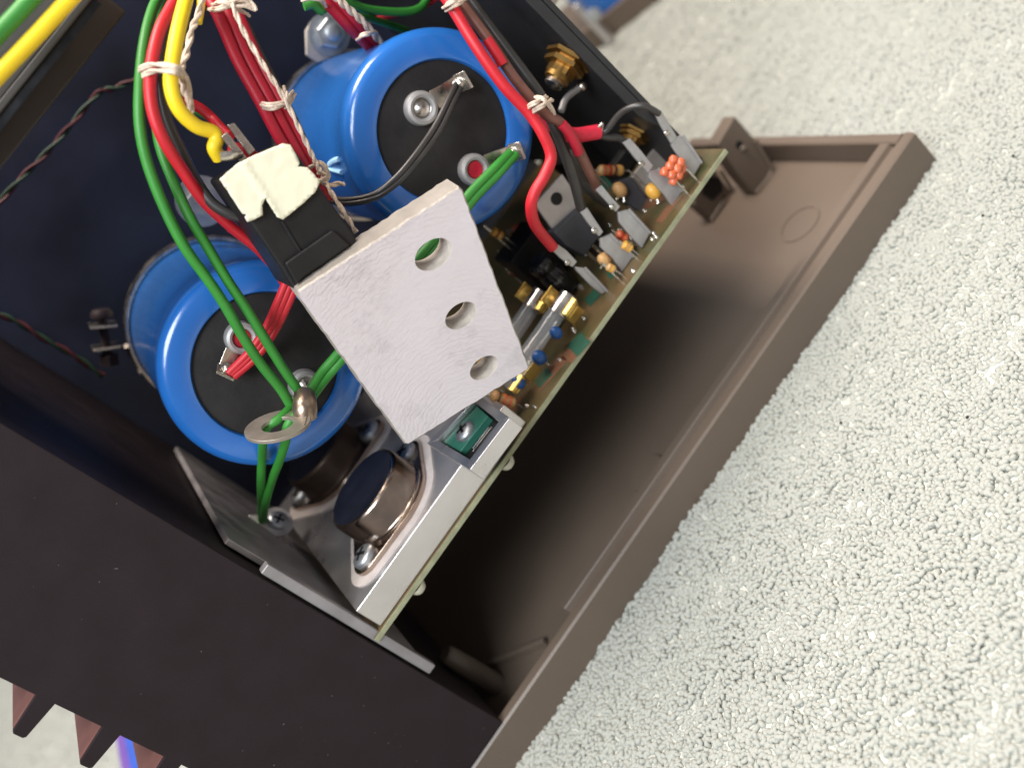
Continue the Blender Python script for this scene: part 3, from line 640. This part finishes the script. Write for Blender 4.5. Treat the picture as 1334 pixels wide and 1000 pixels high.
# second red bundle at the top
for i, (dx, dy, mm) in enumerate(((-5, 3, 'crimson'), (4, -2, 'crimson'))):
    w([(418+dx,-14+dy,30),(440+dx,10+dy,30),(462+dx,34+dy,32),(486+dx,58+dy,38),(505+dx,80+dy,46)], 1.5, mm, ('left hand', 'right hand')[i]+' red wire going down behind the top of the upper capacitor', 'pair of red wires above the upper capacitor')
w([(440,-12,40),(470,10,42),(520,16,44),(548,10,46),(560,-10,50)], 1.1, 'green', 'thin green wire arching above the upper capacitor')
w([(430,6,36),(450,20,40),(480,24,42),(530,40,60)], 1.0, 'green', 'dim green wire under the arching one above the upper capacitor')
w([(480,28,50),(520,18,50),(556,6,50),(580,-12,50)], .8, 'crimson', 'thin dark red wire crossing high above the upper capacitor')
w([(396,8,30),(408,6,30),(420,14,31),(414,-10,30)], 1.2, 'green', 'short green wire beside the bolted clamp lug')
# right harness
w([(572,-14,6),(587,6,4),(620,60,0),(656,111,-2),(689,147,-3),(708,176,-4),(718,204,-4),(710,228,-4),(697,250,-3),(692,270,-2),(698,294,0),(720,322,4)], 1.45, 'red', 'bright red wire of the right harness curving down to a spade terminal')
w([(588,-14,9),(602,6,7),(638,54,4),(668,99,2),(695,132,1),(712,150,0),(730,160,0),(749,186,1),(764,216,4),(779,246,9)], 1.3, 'brownwire', 'brown wire of the right harness beside the bright red one')
MB_ = MB().tube(px([(634,51,2.6),(648,72,2.0),(655,84,1.8)]), 1.35, 10)
tag(MB_.build('wire', 'red'), 'short red patch of wire showing beside the brown wire', 'wire')
w([(732,162,-1.2),(741,172,-1),(749,186,-.4),(754,199,1)], 1.3, 'crimson', 'red length of wire next to the pink sleeved cable')
w([(600,-14,14),(616,4,12),(650,51,8),(686,99,5),(706,128,4),(722,166,2),(737,204,2),(749,240,4),(757,272,8)], 1.35, 'blackwire', 'black wire of the right harness ending on a spade terminal')
w([(742,200,10),(752,222,12),(764,243,14),(790,264,16)], 1.5, 'blackwire', 'black wire in shadow behind the brown one near the board')
w([(700,150,6),(722,164,6),(745,176,7),(779,172,8)], 1.9, 'pink', 'thick pink red sleeved cable ending right of the twine knot', cat='cable', name='sleeved_cable')
w([(778,174,8),(790,170,7),(806,150,4),(822,140,1),(838,138,-1),(850,143,-1),(858,148,0)], .85, 'blackwire', 'thin black wire arching from the sleeved cable to the last spade')
w([(778,176,8),(792,179,8),(806,180,8),(815,186,8)], .95, 'blackwire', 'short black wire from the sleeved cable to the second spade')
for dx in (-2.5, 3):
    w([(785,160,6),(781+dx,168,7),(779+dx,178,8)], .4, 'steel', ('left', 'right')[dx > 0]+' bare wire strand splaying from the pink sleeved cable', 'bare strands at the sleeved cable', name='wire_strand')
# black pair over upper capacitor
for dx, dy in ((-3, -1.5), (3, 2.5)):
    w([(597+dx,112+dy,10),(588+dx,130+dy,8),(569+dx*1.1,168+dy,6),(542+dx,206+dy,4),(515+dx*.8,236+dy,4),(485,256+dy*1.2,6),(450,262+dy*1.2,12),(425,258+dy,20)], .75, 'blackwire', ('upper', 'lower')[dx > 0]+' thin black wire of the pair looping across the upper capacitor disc', 'pair of thin black wires on the upper capacitor')
for dx, dy in ((-3, -3), (4, 3)):
    w([(668+dx,200+dy*.4,10),(645+dx,224+dy,8),(614+dx,256+dy,8),(585+dx,295+dy,8),(562+dx,322+dy,8),(530+dx,360+dy,9),(490+dx,408+dy,10),(441+dx,466+dy,10),(422+dx,488+dy,10),(404+dx*.6,514+dy,8)], 1.15, 'green', ('upper left', 'lower right')[dx > 0]+' green wire of the pair running behind the aluminium block', 'two green wires behind the block')
# green pair down to earth lug, through ring tag
yl = P(352, 688, x=xfl)[1]
w([(398,522,4),(385,540,2),(374,556,2),(372,575,5),(364,600,12),(354,626,22),(346,655,32),(343,678,yl-1)], 1.1, 'green', 'right hand green wire from the ring tag to the earth lug')
w([(382,528,6),(364,545,3),(348,556,4),(343,573,8),(341,600,16),(340,630,24),(341,678,yl-2)], 1.1, 'green', 'left hand green wire from the ring tag to the earth lug')

# ring terminal: washer tag + crimp barrel
c = P(362, 555, y=-1)
def ringtag():
    t = thing('ring_tag', 'loose nickel ring tag in front of the lower capacitor, green wires threaded through', 'ring terminal', c)
    a = math.radians(9); u = RT*math.cos(a)+UP*math.sin(a); up2 = -RT*math.sin(a)+UP*math.cos(a); q_ = math.acos(.42); v_ = up2*math.cos(q_)+FW*math.sin(q_); nn = np.cross(u, v_)
    N_ = 48; Ro, Ri, th = 7.6, 3.6, .45; mb = MB(); vs = []; 
    for r_, o_ in ((Ro, -th), (Ri, -th), (Ri, th), (Ro, th)):
        for k in range(N_):
            b_ = 2*math.pi*k/N_; vs.append(c+(u*math.cos(b_)+v_*math.sin(b_))*r_+nn*o_)
    mb.add(vs, [(j*N_+k, j*N_+(k+1) % N_, ((j+1) % 4)*N_+(k+1) % N_, ((j+1) % 4)*N_+k) for j in range(4) for k in range(N_)])
    mb.build('ring', 'nickel', t, bevel=.15)
    q0 = c+u*6.6+v_*.5; q1 = P(398, 528, y=3)
    MB().prism([q0-v_*3.5, q0+v_*3.5, q1+UP*2.0-RT*1, q1-UP*3.4+RT*1.5], nn*.8).build('neck', 'nickel', t, bevel=.2)
    MB().tube([P(398, 545, y=1), P(397, 534, y=1), P(397, 524, y=2), P(397, 515, y=4)], lambda s_: 2.9-.5*abs(s_-.4), 14, sub=3).build('crimp_barrel', 'barrel', t)
ringtag()

# twisted pairs on the back sheet
def twisted(pts_, r, R, turns, label):
    t_pts = catmull(px(pts_), 14); n = len(t_pts); t = thing('twisted_pair', label, 'wire pair', t_pts[n//2], None)
    for ph, mm in ((0, 'shadered'), (math.pi, 'shadegreen')):
        out = []
        for i, p in enumerate(t_pts):
            d = t_pts[min(i+1, n-1)]-t_pts[max(0, i-1)]; d /= np.linalg.norm(d); u = np.cross(d, Yv); u /= np.linalg.norm(u); v_ = np.cross(d, u); a = ph+turns*2*math.pi*i/n
            out.append(p+(u*math.cos(a)+v_*math.sin(a))*R)
        MB().tube(out, r, 8, sub=1).build('strand', mm, t)
twisted([(185,100,104),(150,115,106),(128,122,106),(95,160,106),(60,200,106),(25,235,106),(-15,280,106)], .5, .52, 4.5, 'red and green twisted pair crossing the upper left of the navy sheet')
twisted([(-15,405,104),(20,418,104),(55,440,104),(95,462,104),(135,490,104)], .5, .52, 3, 'red and green twisted pair fading into shadow at the left edge')

# twine
def twine(pts_, label, r=.5, turns_per=0.16, is_px=True, group='waxed twine lacing'):
    b = catmull(px(pts_) if is_px else pts_, 12); n = len(b); L_ = sum(np.linalg.norm(b[i+1]-b[i]) for i in range(n-1)); mb = MB(); T_ = L_*turns_per
    for ph in (0, math.pi):
        out = []
        for i, p in enumerate(b):
            d = b[min(i+1, n-1)]-b[max(0, i-1)]; d /= (np.linalg.norm(d)+1e-9); u = np.cross(d, V(.3,.8,.5)); u /= np.linalg.norm(u); v_ = np.cross(d, u); a = ph+T_*2*math.pi*i/n
            out.append(p+(u*math.cos(a)+v_*math.sin(a))*r*.55)
        mb.tube(out, r*.72, 7, sub=1)
    return tag(mb.build('twine', 'twine'), label, 'twine', group)
twine([(266,-10,4),(258,20,2),(250,40,0),(243,70,-4),(236,92,-6),(240,118,-6),(248,135,-5),(248,150,-3)], 'twine running down beside the yellow wire', .62, group=None)
def tie(lst, label, r=.52):
    t = thing('twine_tie', label, 'twine tie', P(*lst[0][0][:2], y=lst[0][0][2]))
    for l in lst:
        b = catmull(px(l), 10); n = len(b); mb = MB()
        for ph in (0, math.pi):
            out = []
            for i, p in enumerate(b):
                d = b[min(i+1, n-1)]-b[max(0, i-1)]; d /= (np.linalg.norm(d)+1e-9); u = np.cross(d, V(.3,.8,.5)); u /= np.linalg.norm(u); v_ = np.cross(d, u); a = ph+i*.16
                out.append(p+(u*math.cos(a)+v_*math.sin(a))*r*.5)
            mb.tube(out, r*.7, 7, sub=1)
        mb.build('strand', 'twine', t)
tie([[(181,98,4),(183,90,-4),(200,84,-8),(222,86,-14),(236,92,-13),(240,102,-6)], [(183,104,4),(187,98,-4),(203,92,-8),(222,93,-14),(234,97,-13),(240,110,-6)], [(228,88,-13),(240,96,-12),(246,116,-8),(247,148,-6)]], 'twine tie round the green, red, black and yellow wires')
tie([[(272,12,8),(284,12,2),(302,6,1),(322,2,4)], [(278,6,8),(290,2,1),(306,10,1),(324,20,6)], [(300,4,0),(316,-2,0),(328,6,0),(334,14,0)], [(304,10,0),(320,8,0),(333,12,0)]], 'twine knot with a frayed end at the very top of the frame')
tie([[(336,134,6),(348,137,-1),(360,136,-2),(374,130,0),(381,120,5)], [(338,138,6),(352,141,-1),(364,138,-2),(376,134,0),(384,124,5)], [(370,114,0),(373,124,-2),(376,136,-1),(370,140,-1)]], 'twine tie midway along the crimson bundle')
tie([[(404,218,0),(416,212,-2),(424,220,-2),(420,234,-2),(412,240,0)], [(408,232,-1),(420,236,-3),(428,230,-2),(424,216,-1)], [(414,224,-3),(424,228,-3),(416,238,-3)], [(420,238,-3),(432,241,-3),(441,239,-3),(449,240,-3)]], 'twine knot with a cut tail beside the cream tape')
MB().obox(P(446, 240, y=-3), RT*1.2, UP*.9, FW*.5)
twine([(300,0,0),(318,42,-1),(345,88,-2),(370,128,-2),(392,172,-2),(408,205,-2),(418,225,-3)], 'twine running along the crimson bundle between its knots', .5)
twine([(424,238,-3),(436,258,-5),(452,283,-7),(464,303,-8)], 'greyish twine stretching from the knot to the block corner', .5)
tie([[(684,148,2),(690,138,-5),(702,132,-6),(712,126,0)], [(688,152,2),(696,144,-5),(710,136,-6),(719,130,0)], [(698,126,-3),(708,130,-6),(716,138,-5),(722,148,-2)]], 'twine tie round the right hand harness of red, brown and black wires')
tie([[(578,10,6),(586,4,0),(598,-2,0),(606,-8,4)], [(582,14,6),(590,8,0),(602,2,0),(610,-4,4)]], 'pale twine tie at the top of the right hand harness')
twine([(428,-12,26),(450,8,26),(474,30,28),(498,58,34)], 'pale twine beside the two red wires above the upper capacitor', .8)
tie([[(466,52,28),(472,46,24),(482,44,24),(490,42,30)]], 'small twine tie low on the two red wires above the capacitor')
tie([[(394,2,26),(404,-2,24),(418,0,24),(424,8,28)]], 'small twine tie near the bolted clamp lug')

# ------------------------------------------------------------------ spade terminals on the board
def spade(label, narrow, wide, base, dy=0.0, extra=None):
    y_ = P(*base, z=ZB)[1]+dy
    if base[0] == 903: y_ = 4.2
    t = thing('spade_terminal', label, 'spade terminal', P(*base, z=ZB), 'tinned spade terminals along the board edge')
    MB().prism(py(wide, y_), V(0, 1.0, 0)).build('receptacle', 'tin', t, bevel=.2)
    MB().prism(py(narrow, y_-.25), V(0, .8, 0)).build('crimp', 'tin', t, bevel=.15)
    # rolled edges of the receptacle
    n = len(wide)
    a, b = py([wide[1], wide[2]], y_-.15); MB().tube([a, b], .42, 8, sub=1).build('rolled_edge', 'tin', t)
    c_ = (py([narrow[-1]], y_)[0]+py([wide[0]], y_)[0])/2
    MB().lathe(c_-Yv*.3, -Yv, [(.9, -.2), (.6, .15), (0, .3)], 12).build('solder_blob', 'solder', t)
    return y_
spade('topmost grey spade terminal with a thin black wire arching to it', [(853,147),(861,143),(870,158),(882,178),(875,187),(862,165)], [(876,181),(889,176),(914,212),(903,231),(898,224),(876,190)], (903,231))
spade('grey spade terminal between the coral coil and the tipped tab', [(812,186),(821,180),(835,196),(851,216),(845,226),(826,204)], [(846,222),(858,220),(889,249),(876,268),(866,254),(846,232)], (876,268))
spade('grey spade terminal at the end of the brown wire', [(777,248),(784,241),(796,256),(808,269),(803,276),(790,262)], [(806,276),(819,273),(847,303),(837,323),(824,310),(807,289)], (838,324))
spade('grey spade terminal at the end of the black wire', [(757,277),(765,270),(774,284),(786,302),(781,308),(766,290)], [(783,310),(795,305),(825,334),(811,354),(799,338),(783,322)], (811,355))
spade('narrow spade terminal at the end of the bright red wire', [(716,322),(725,317),(738,326),(752,341),(746,348),(730,336)], [(749,347),(762,349),(791,379),(785,383),(770,372),(751,352)], (787,384))

# TO-220 transistors
def to220(label, tabp, bodyp, hole, dy):
    y_ = dy; t = thing('flat_transistor', label, 'transistor', P(*tabp[0], y=y_), 'flat tab transistors standing on the board')
    MB().prism(py(tabp, y_), V(0, 1.3, 0)).build('tab', 'tabgrey', t, bevel=.2)
    MB().prism(py(bodyp, y_-2.6), V(0, 4.2, 0)).build('body', 'chip', t, bevel=.5)
    if hole:
        MB().lathe(P(*hole, y=y_-.05), Yv, [(0, -.1), (1.75, -.1), (1.75, .2), (0, .2)], 24).build('tab_hole', 'blackplastic', t)
    for k in (-1, 0, 1):
        b_ = sum(py(bodyp[2:4], y_))/2; MB().box((b_[0]+k*2.5-.4, b_[1]-.3, ZB), (b_[0]+k*2.5+.4, b_[1]+.3, b_[2]+2)).build('leg', 'solder', t)
to220('flat transistor with a holed grey tab left of the brown wire', [(697,266),(733,227),(760,268),(724,303)], [(721,302),(757,270),(783,306),(762,334),(738,320)], (725,259), 22)
to220('flat transistor with a pinkish tab behind the second spade terminal', [(822,232),(855,191),(874,210),(866,236),(846,264)], [(806,236),(824,230),(847,264),(840,278),(812,262)], None, 22)

# upright black electrolytic
bx = P(741, 378, z=ZB+1); tp_ = P(700, 340, y=bx[1])
t = thing('small_capacitor', 'small glossy black capacitor beside the gold fuse clips', 'capacitor', (bx[0], bx[1], ZB))
ax = tp_-bx; L_ = np.linalg.norm(ax); r_ = 3.6
MB().lathe(bx, ax, [(0, 0), (r_-.6, 0), (r_, .8), (r_, L_*.62), (r_-.35, L_*.66), (r_-.35, L_*.72), (r_, L_*.76), (r_, L_-.8), (r_-.5, L_-.1), (r_-1, L_-.3), (0, L_-.35)], 36).build('can', 'gloss', t)
MB().lathe(P(757, 374, y=bx[1]-3), -Yv, [(1.0, -.5), (.8, .3), (0, .6)], 12).build('solder_dot', 'solder', t)

# fuses with clips
def fuse(label, a, b, capb, y_, far=False):
    A, B, C_2 = P(*a, y=y_), P(*b, y=y_), P(*capb, y=y_); B[1] = A[1] = C_2[1] = y_; d = C_2-A; d /= np.linalg.norm(d); B = A+d*((B-A)@d); C_2 = A+d*((C_2-A)@d)
    t = thing('glass_fuse', label, 'fuse', A, 'two glass fuses in gilt clips')
    R = 2.45
    MB().lathe(A, d, [(R, 0), (R, np.linalg.norm(B-A)+.2)], 32).build('glass_tube', 'glass', t)
    MB().tube([A, (A+B)/2-V(0,0,.2), B], .14, 6).build('fuse_element', 'solder', t)
    L_ = np.linalg.norm(C_2-B)
    MB().lathe(B, d, [(R-.2, 0), (R+.2, .1), (R+.25, L_-.3), (R-.1, L_), (0, L_+.05)], 32).build('end_cap', 'steel', t)
    MB().lathe(A-d*5, d, [(0, 0), (R+.1, 0), (R+.25, .3), (R+.25, 5), (R-.2, 5.1)], 32).build('end_cap', 'steel', t)
    for o_ in (B+d*L_*.5, A-d*2.6):
        for sg, top in ((-1, -.2), (1, R+1.6)):
            pth = [o_+Yv*sg*(R+.75)+Zv*top, o_+Yv*sg*(R+.45)+Zv*min(top-.8, .6), o_+Yv*sg*(R+.5)-Zv*(R*.5+.6), o_+Yv*sg*1.5-Zv*(R+.5)]
            pp = catmull(pth, 4); mb = MB()
            for i in range(len(pp)-1): mb.add([pp[i]-d*2.3, pp[i]+d*2.3, pp[i+1]+d*2.3, pp[i+1]-d*2.3], [(0, 1, 2, 3)])
            o = mb.build('clip', 'gold', t); sm = o.modifiers.new('solid', 'SOLIDIFY'); sm.thickness = .45*S
        MB().obox(o_+Yv*(R+.8)+Zv*(R+1.8), d*2.4, Yv*.8-Zv*.35, Zv*.2).build('clip_lip', 'gold', t, bevel=.1)
        MB().obox(o_-Yv*(R+1.1)+Zv*-.1, d*2.4, Yv*.5+Zv*.3, Zv*.2).build('clip_lip', 'gold', t, bevel=.1)
        MB().obox(V(o_[0], o_[1], o_[2]-R-.5), Xv*1.8, Yv*1.6, Zv*.25).build('clip_base', 'gold', t)
    return t
fuse('glass fuse nearest the board edge, gilt clip at its upper end', (672,484), (724,409), (742,384), 9)
fuse('glass fuse farther from the board edge, beside the block', (650,462), (691,402), (706,380), 20)
for lab, q in (('gilt contact foot on the board below the upper fuse clips', [(737,415),(751,396),(762,405),(748,423)]), ('gilt contact foot on the board by the lower corner of the block', [(681,488),(695,472),(706,481),(692,497)])):
    y_ = P(*q[3], z=ZB)[1]
    t = thing('fuse_contact', lab, 'contact', P(*q[3], z=ZB)); MB().prism(py(q, y_), V(0, .6, 0)).build('plate', 'gold', t, bevel=.2)
    a_ = P(*q[3], y=y_); MB().tube([a_, a_+V(-.5, 0, -1.0), a_+V(0, -1.5, -1.6)], .4, 8).build('pin', 'gold', t)
    a_ = P(*q[2], y=y_); MB().tube([a_, a_+V(.9, 0, -.6), a_+V(1.6, -.3, -1.6)], .35, 8).build('pin', 'gold', t)

# resistors and small parts
def resistor(label, a, b, y_, r, body, bands, leads=True, name='resistor', cat='resistor'):
    A, B = P(*a, y=y_), P(*b, y=y_); d = B-A; L_ = np.linalg.norm(d); d /= L_
    t = thing(name, label, cat, (A+B)/2)
    MB().lathe(A, d, [(0, 0), (r*.6, .1), (r, r*.5), (r, r*1.1), (r*.86, r*1.5), (r*.86, L_-r*1.5), (r, L_-r*1.1), (r, L_-r*.5), (r*.6, L_-.1), (0, L_)], 20).build('body', body, t)
    for f_, mm in bands:
        MB().lathe(A+d*(L_*f_-.35), d, [(r*.9, 0), (r*1.03, .05), (r*1.03, .65), (r*.9, .7)], 20).build('band', mm, t)
    if leads:
        for E_, sg in ((A, -1), (B, 1)): MB().tube([E_, E_+d*sg*1.2, E_+d*sg*1.8-Zv*1.0, V(*(E_+d*sg*1.9)[:2], ZB)], .3, 8, sub=4).build('lead', 'solder', t)
    return t
resistor('banded tan resistor standing clear near the pink sleeved cable', (779,222), (812,222), 22, 1.5, 'tanbody', [(.2, 'coral'), (.42, 'bandred'), (.62, 'bandbrown'), (.82, 'amber')])
resistor('banded tan resistor just below the aluminium block tip', (640,514), (671,526), 8, 1.55, 'tanbody', [(.25, 'bandbrown'), (.5, 'coral'), (.72, 'coral')])
resistor('small red and tan resistor between the third and fourth spades', (803,303), (817,312), 9, 1.2, 'coral', [(.4, 'bandred')])
resistor('tan resistor lying right under the red one by the third spade', (811,317), (823,325), 6, 1.2, 'amber', [(.5, 'tanbody')])
resistor('tan resistor beside the fourth spade terminal', (783,331), (794,342), 8, 1.2, 'tanbody', [(.5, 'coral')])
resistor('small tan resistor with white leads at the board edge', (790,346), (801,352), 5, 1.1, 'tanbody', [(.5, 'amber')])
resistor('dark red resistor in the shade beneath the upper capacitor', (668,300), (690,296), 48, 1.6, 'coral', [(.5, 'bandbrown')])
resistor('brown resistor in shadow right of the aluminium block', (655,330), (684,345), 52, 1.6, 'bandred', [(.5, 'amber')])
resistor('dark resistor half lost behind the fuses', (665,352), (690,362), 44, 1.5, 'bandbrown', [(.5, 'bandred')])
resistor('dull amber resistor touching the block silhouette under the capacitor', (640,300), (655,308), 40, 1.3, 'amber', [(.5, 'bandbrown')])
def bead(label, c_px, y_, r, m_, name='bead_capacitor', legs=((-4, 14), (6, 16)), sq=1.25):
    c = P(*c_px, y=y_); t = thing(name, label, 'capacitor', c)
    MB().lathe(c-Zv*r*sq, Zv, [(0, 0), (r*.55, .15*r), (r*.9, .6*r), (r, 1.25*r), (r*.85, 1.9*r), (r*.5, 2.3*r), (0, 2.45*r)], 20).build('body', m_, t)
    for dx, dy_ in legs:
        e = P(c_px[0]+dx, c_px[1]+dy_, y=y_-.3); MB().tube([c-Zv*r*.9, (c+e)/2-Zv*.5+Xv*.3*np.sign(dx), e], .28, 7).build('lead', 'solder', t)
bead('amber bead capacitor with two white legs under the second spade', (851,249), 10, 2.0, 'amber')
bead('brown bead capacitor in front of the farther flat transistor', (807,247), 18, 1.9, 'tanbody')
bead('tan bead on white legs near the fourth spade', (786,338), 6, 1.5, 'tanbody', legs=((-4, 12), (7, 12)))
bead('blue bead capacitor under the fuse glass', (724,433), 7, 1.6, 'cobalt', legs=((3, 8),))
bead('blue bead capacitor just right of the block corner', (702,465), 7, 1.8, 'cobalt', legs=((3, 8),))
bead('blue bead capacitor peeping under the block tip', (674,497), 7, 1.8, 'cobalt', legs=((3, 8),))
# coral wound coil
c = P(881, 222, y=1.9); t = thing('wound_coil', 'coral lacquered wound coil between the two topmost spades', 'coil', c)
for i in range(3):
    for j in range(3):
        q = c+V((i-1)*2.0+(j % 2)*.6, abs(j-1)*.7+abs(i-1)*.5, (1-j)*1.8)
        MB().lathe(q-Xv*1.2-Zv*.3, V(1, 0, .35), [(0, 0), (.9, .1), (1.2, .7), (1.25, 1.4), (.9, 2.2), (0, 2.4)], 14).build('turn', 'coral', t)
MB().tube([c+V(-2,0,-2), c+V(-2.2,0,-3), V(c[0]-2.2,c[1],ZB)], .3, 7).build('lead', 'solder', t); MB().tube([c+V(2,0,-2), c+V(2.2,0,-3), V(c[0]+2.2,c[1],ZB)], .3, 7).build('lead', 'solder', t)
# larger dim boxes on the board in shadow
for lab, a, y_, s3 in (('dark component box in shade behind the upper capacitor rim', (748,196), 60, (7, 6, 5)), ('grey glass diode between the cable and the second spade', (806,190), 40, (9, 2, 2)), ('dark square relay behind the small glossy capacitor', (690,330), 40, (7, 6, 7))):
    c = P(*a, y=y_); t = thing('shaded_component', lab, 'component', c); MB().box((c[0]-s3[0], y_-s3[1], ZB+.8), (c[0]+s3[0], y_+s3[1], ZB+2+s3[2]*2)).build('body', 'blackplastic', t, bevel=.6)
    for sg in (-1, 1): MB().cyl((c[0]+sg*s3[0]*.6, y_, ZB), (c[0]+sg*s3[0]*.6, y_, ZB+1), .5, 8).build('leg', 'solder', t)

# gold terminals on rear panel
def post(label, base, tip, y_, r, mtip='steel'):
    A = P(*base, y=y_); B = P(*tip, y=y_); A = V(xf-1.7, y_, A[2]); B = V(B[0], y_, A[2]-1); d = B-A; L_ = np.linalg.norm(d)
    t = thing('terminal_post', label, 'terminal', A, 'gilt terminal posts on the rear panel')
    MB().lathe(A, d, [(0, 0), (r*1.5, 0), (r*1.5, L_*.12), (r, L_*.13), (r, L_*.2), (r*1.35, L_*.22), (r*1.35, L_*.36), (r*.9, L_*.38), (r*.9, L_*.6)], 6).build('nut', 'brass', t, smooth=False)
    MB().lathe(A+d*.1, d, [(r*.8, 0), (r*.8, L_*.65), (r*.5, L_*.7), (0, L_*.7)], 20).build('stud', 'brass', t)
    MB().lathe(A+d*.72, d, [(0, 0), (r*.55, 0), (r*.6, L_*.2), (r*.3, L_*.28), (0, L_*.29)], 20).build('solder_end', mtip, t)
post('brass terminal post high on the rear panel with a silver tip', (760,50), (712,108), 19, 4.2)
post('second brass terminal post low on the rear panel behind the sleeved cable', (842,152), (806,186), 22, 3.0)
c = P(757, 113, y=20); t = thing('bus_screw', 'small bright screw end below the brass terminal post', 'screw', c); MB().lathe(c, -Yv, [(1.3, 0), (1.2, 1), (.6, 1.6), (0, 1.7)], 14).build('head', 'steel', t)
MB().tube([c, P(738, 128, y=19), P(731, 145, y=18)], .9, 8).build('stem', 'tin', t)
c = P(675, 22, y=60); t = thing('dim_connector', 'dim grey round connector in shadow at the top beside the harness', 'connector', c)
MB().lathe(c, V(1, .0, .1), [(0, 0), (6, .4), (7.5, 2), (7.5, 12), (5, 13), (5, 20)], 32).build('shell', 'tabgrey', t)
MB().lathe(c, V(-1, 0, 0), [(3, 0), (3, 4), (0, 4.2)], 24).build('stud', 'steel', t)

# ------------------------------------------------------------------ transformer frame, top left
zq = P(70, 86, y=0)[2]; yfar = 40.
for yy in np.arange(0, 90, .5):
    if P(84, 117, y=yy)[2] >= zq if False else abs(P(84, 117, y=yy)[2]-zq) < .35: yfar = yy; break
print('yfar',yfar,'zq',zq)
xe = P(168, 18, y=yfar)[0]
tf = thing('transformer', 'dark laminated transformer frame across the top left corner', 'transformer', (0, 20, zq))
z1, z2 = P(66, 67, y=-.6)[2], P(57, 59, y=-1.4)[2]
yfar = 46; xe = P(168, 18, y=6)[0]; MB().box((-46, 6, P(84, 117, y=6)[2]), (xe, yfar, zq+80)).build('frame', 'core', tf, bevel=.6)
MB().box((-46, -.6, zq+.1), (xe-3, -.05, z1)).build('lacquer_strip', 'flake', tf, bevel=.2)
MB().box((-46, -1.4, z1+.05), (xe-3, -.05, z2)).build('lamination_rail', 'transfo', tf, bevel=.4)
MB().box((-46, -.9, z2+.05), (xe-3, -.05, zq+80)).build('lamination_stack', 'transfo', tf, bevel=.3)
print('zq', zq, 'xe', xe, 'yfar', yfar)
w([(112,-24,-12),(90,0,-12),(68,24,-12),(45,49,-12),(0,96,-12),(-20,118,-12)], 1.55, 'yellow', 'thick yellow wire lying along the transformer in the top left corner')
w([(60,-22,-12),(39,0,-12),(20,21,-12),(0,42,-12),(-20,63,-12)], 1.6, 'green', 'thick green wire above the yellow one in the top left corner')

# ------------------------------------------------------------------ background things on the towel
a0, b0 = P(790, 52, z=0), P(858, -2, z=0); u = b0-a0; u /= np.linalg.norm(u); v_ = np.cross(Zv, u)
if v_@(P(775, 20, z=0)-a0) < 0: v_ = -v_
t = thing('second_tray', 'blurred brown tray edge on the towel in the far background', 'tray', a0+u*30+v_*40)
MB().obox(a0+u*35+v_*1.8+Zv*5, u*95, v_*1.8, Zv*6).build('wall', 'brown', t, bevel=.5)
MB().obox(a0+u*35+v_*45+Zv*1, u*95, v_*41, Zv*1.2).build('floor_plate', 'brown', t)
cb = P(792, 12, z=26); d_ = v_
t = thing('far_blue_capacitor', 'blurred blue can standing in the far background tray', 'capacitor', cb)
cb = a0+v_*30+u*12; MB().lathe(V(cb[0], cb[1], 2.6), Zv, [(0, 0), (22, 0), (24, 2), (24, 56), (22, 60), (0, 60)], 48).build('can', 'blue', t); 
MB().lathe(V(cb[0], cb[1], 2.6), Zv, [(17, 60.1), (16, 60.3), (0, 60.3)], 40).build('end_disc', 'disc', t)
q = P(784, 40, z=8); t = thing('far_bracket', 'blurred silver strip between the rear panel and the far blue can', 'bracket', q)
MB().obox(q+Zv*6, u*1.4+v_*1, v_*3, Zv*14).build('strip', 'bracket', t, bevel=.5); MB().lathe(P(772, 20, z=22), -Yv, [(3.6, 0), (3.2, 3), (0, 4)], 16).build('screw', 'zinc', t)
# purple and blue carton seen between the fins
a0 = P(168, 990, z=0); t = thing('two_tone_carton', 'purple and blue carton standing behind the heatsink fins', 'carton', a0)
q = [P(142, 1000, z=30), P(162, 950, z=30), P(172, 950, z=30), P(190, 1000, z=30)]
lx, mx, rx_ = P(160, 985, z=0), P(187, 985, z=0), P(222, 985, z=0)
MB().hexa([V(lx[0], lx[1]-45, -2), V(mx[0], mx[1]-48, -2), V(mx[0], mx[1]+60, -2), V(lx[0], lx[1]+60, -2), V(lx[0]+3, lx[1]-45, 5), V(mx[0], mx[1]-48, 9), V(mx[0], mx[1]+60, 9), V(lx[0]+3, lx[1]+60, 5)]).build('purple_panel', 'purple', t, bevel=.6)
MB().hexa([V(mx[0]+.1, mx[1]-48, -2), V(rx_[0], rx_[1]-45, -2), V(rx_[0], rx_[1]+60, -2), V(mx[0]+.1, mx[1]+60, -2), V(mx[0]+.1, mx[1]-48, 9), V(rx_[0]-3, rx_[1]-45, 5), V(rx_[0]-3, rx_[1]+60, 5), V(mx[0]+.1, mx[1]+60, 9)]).build('blue_panel', 'bluecard', t, bevel=.6)
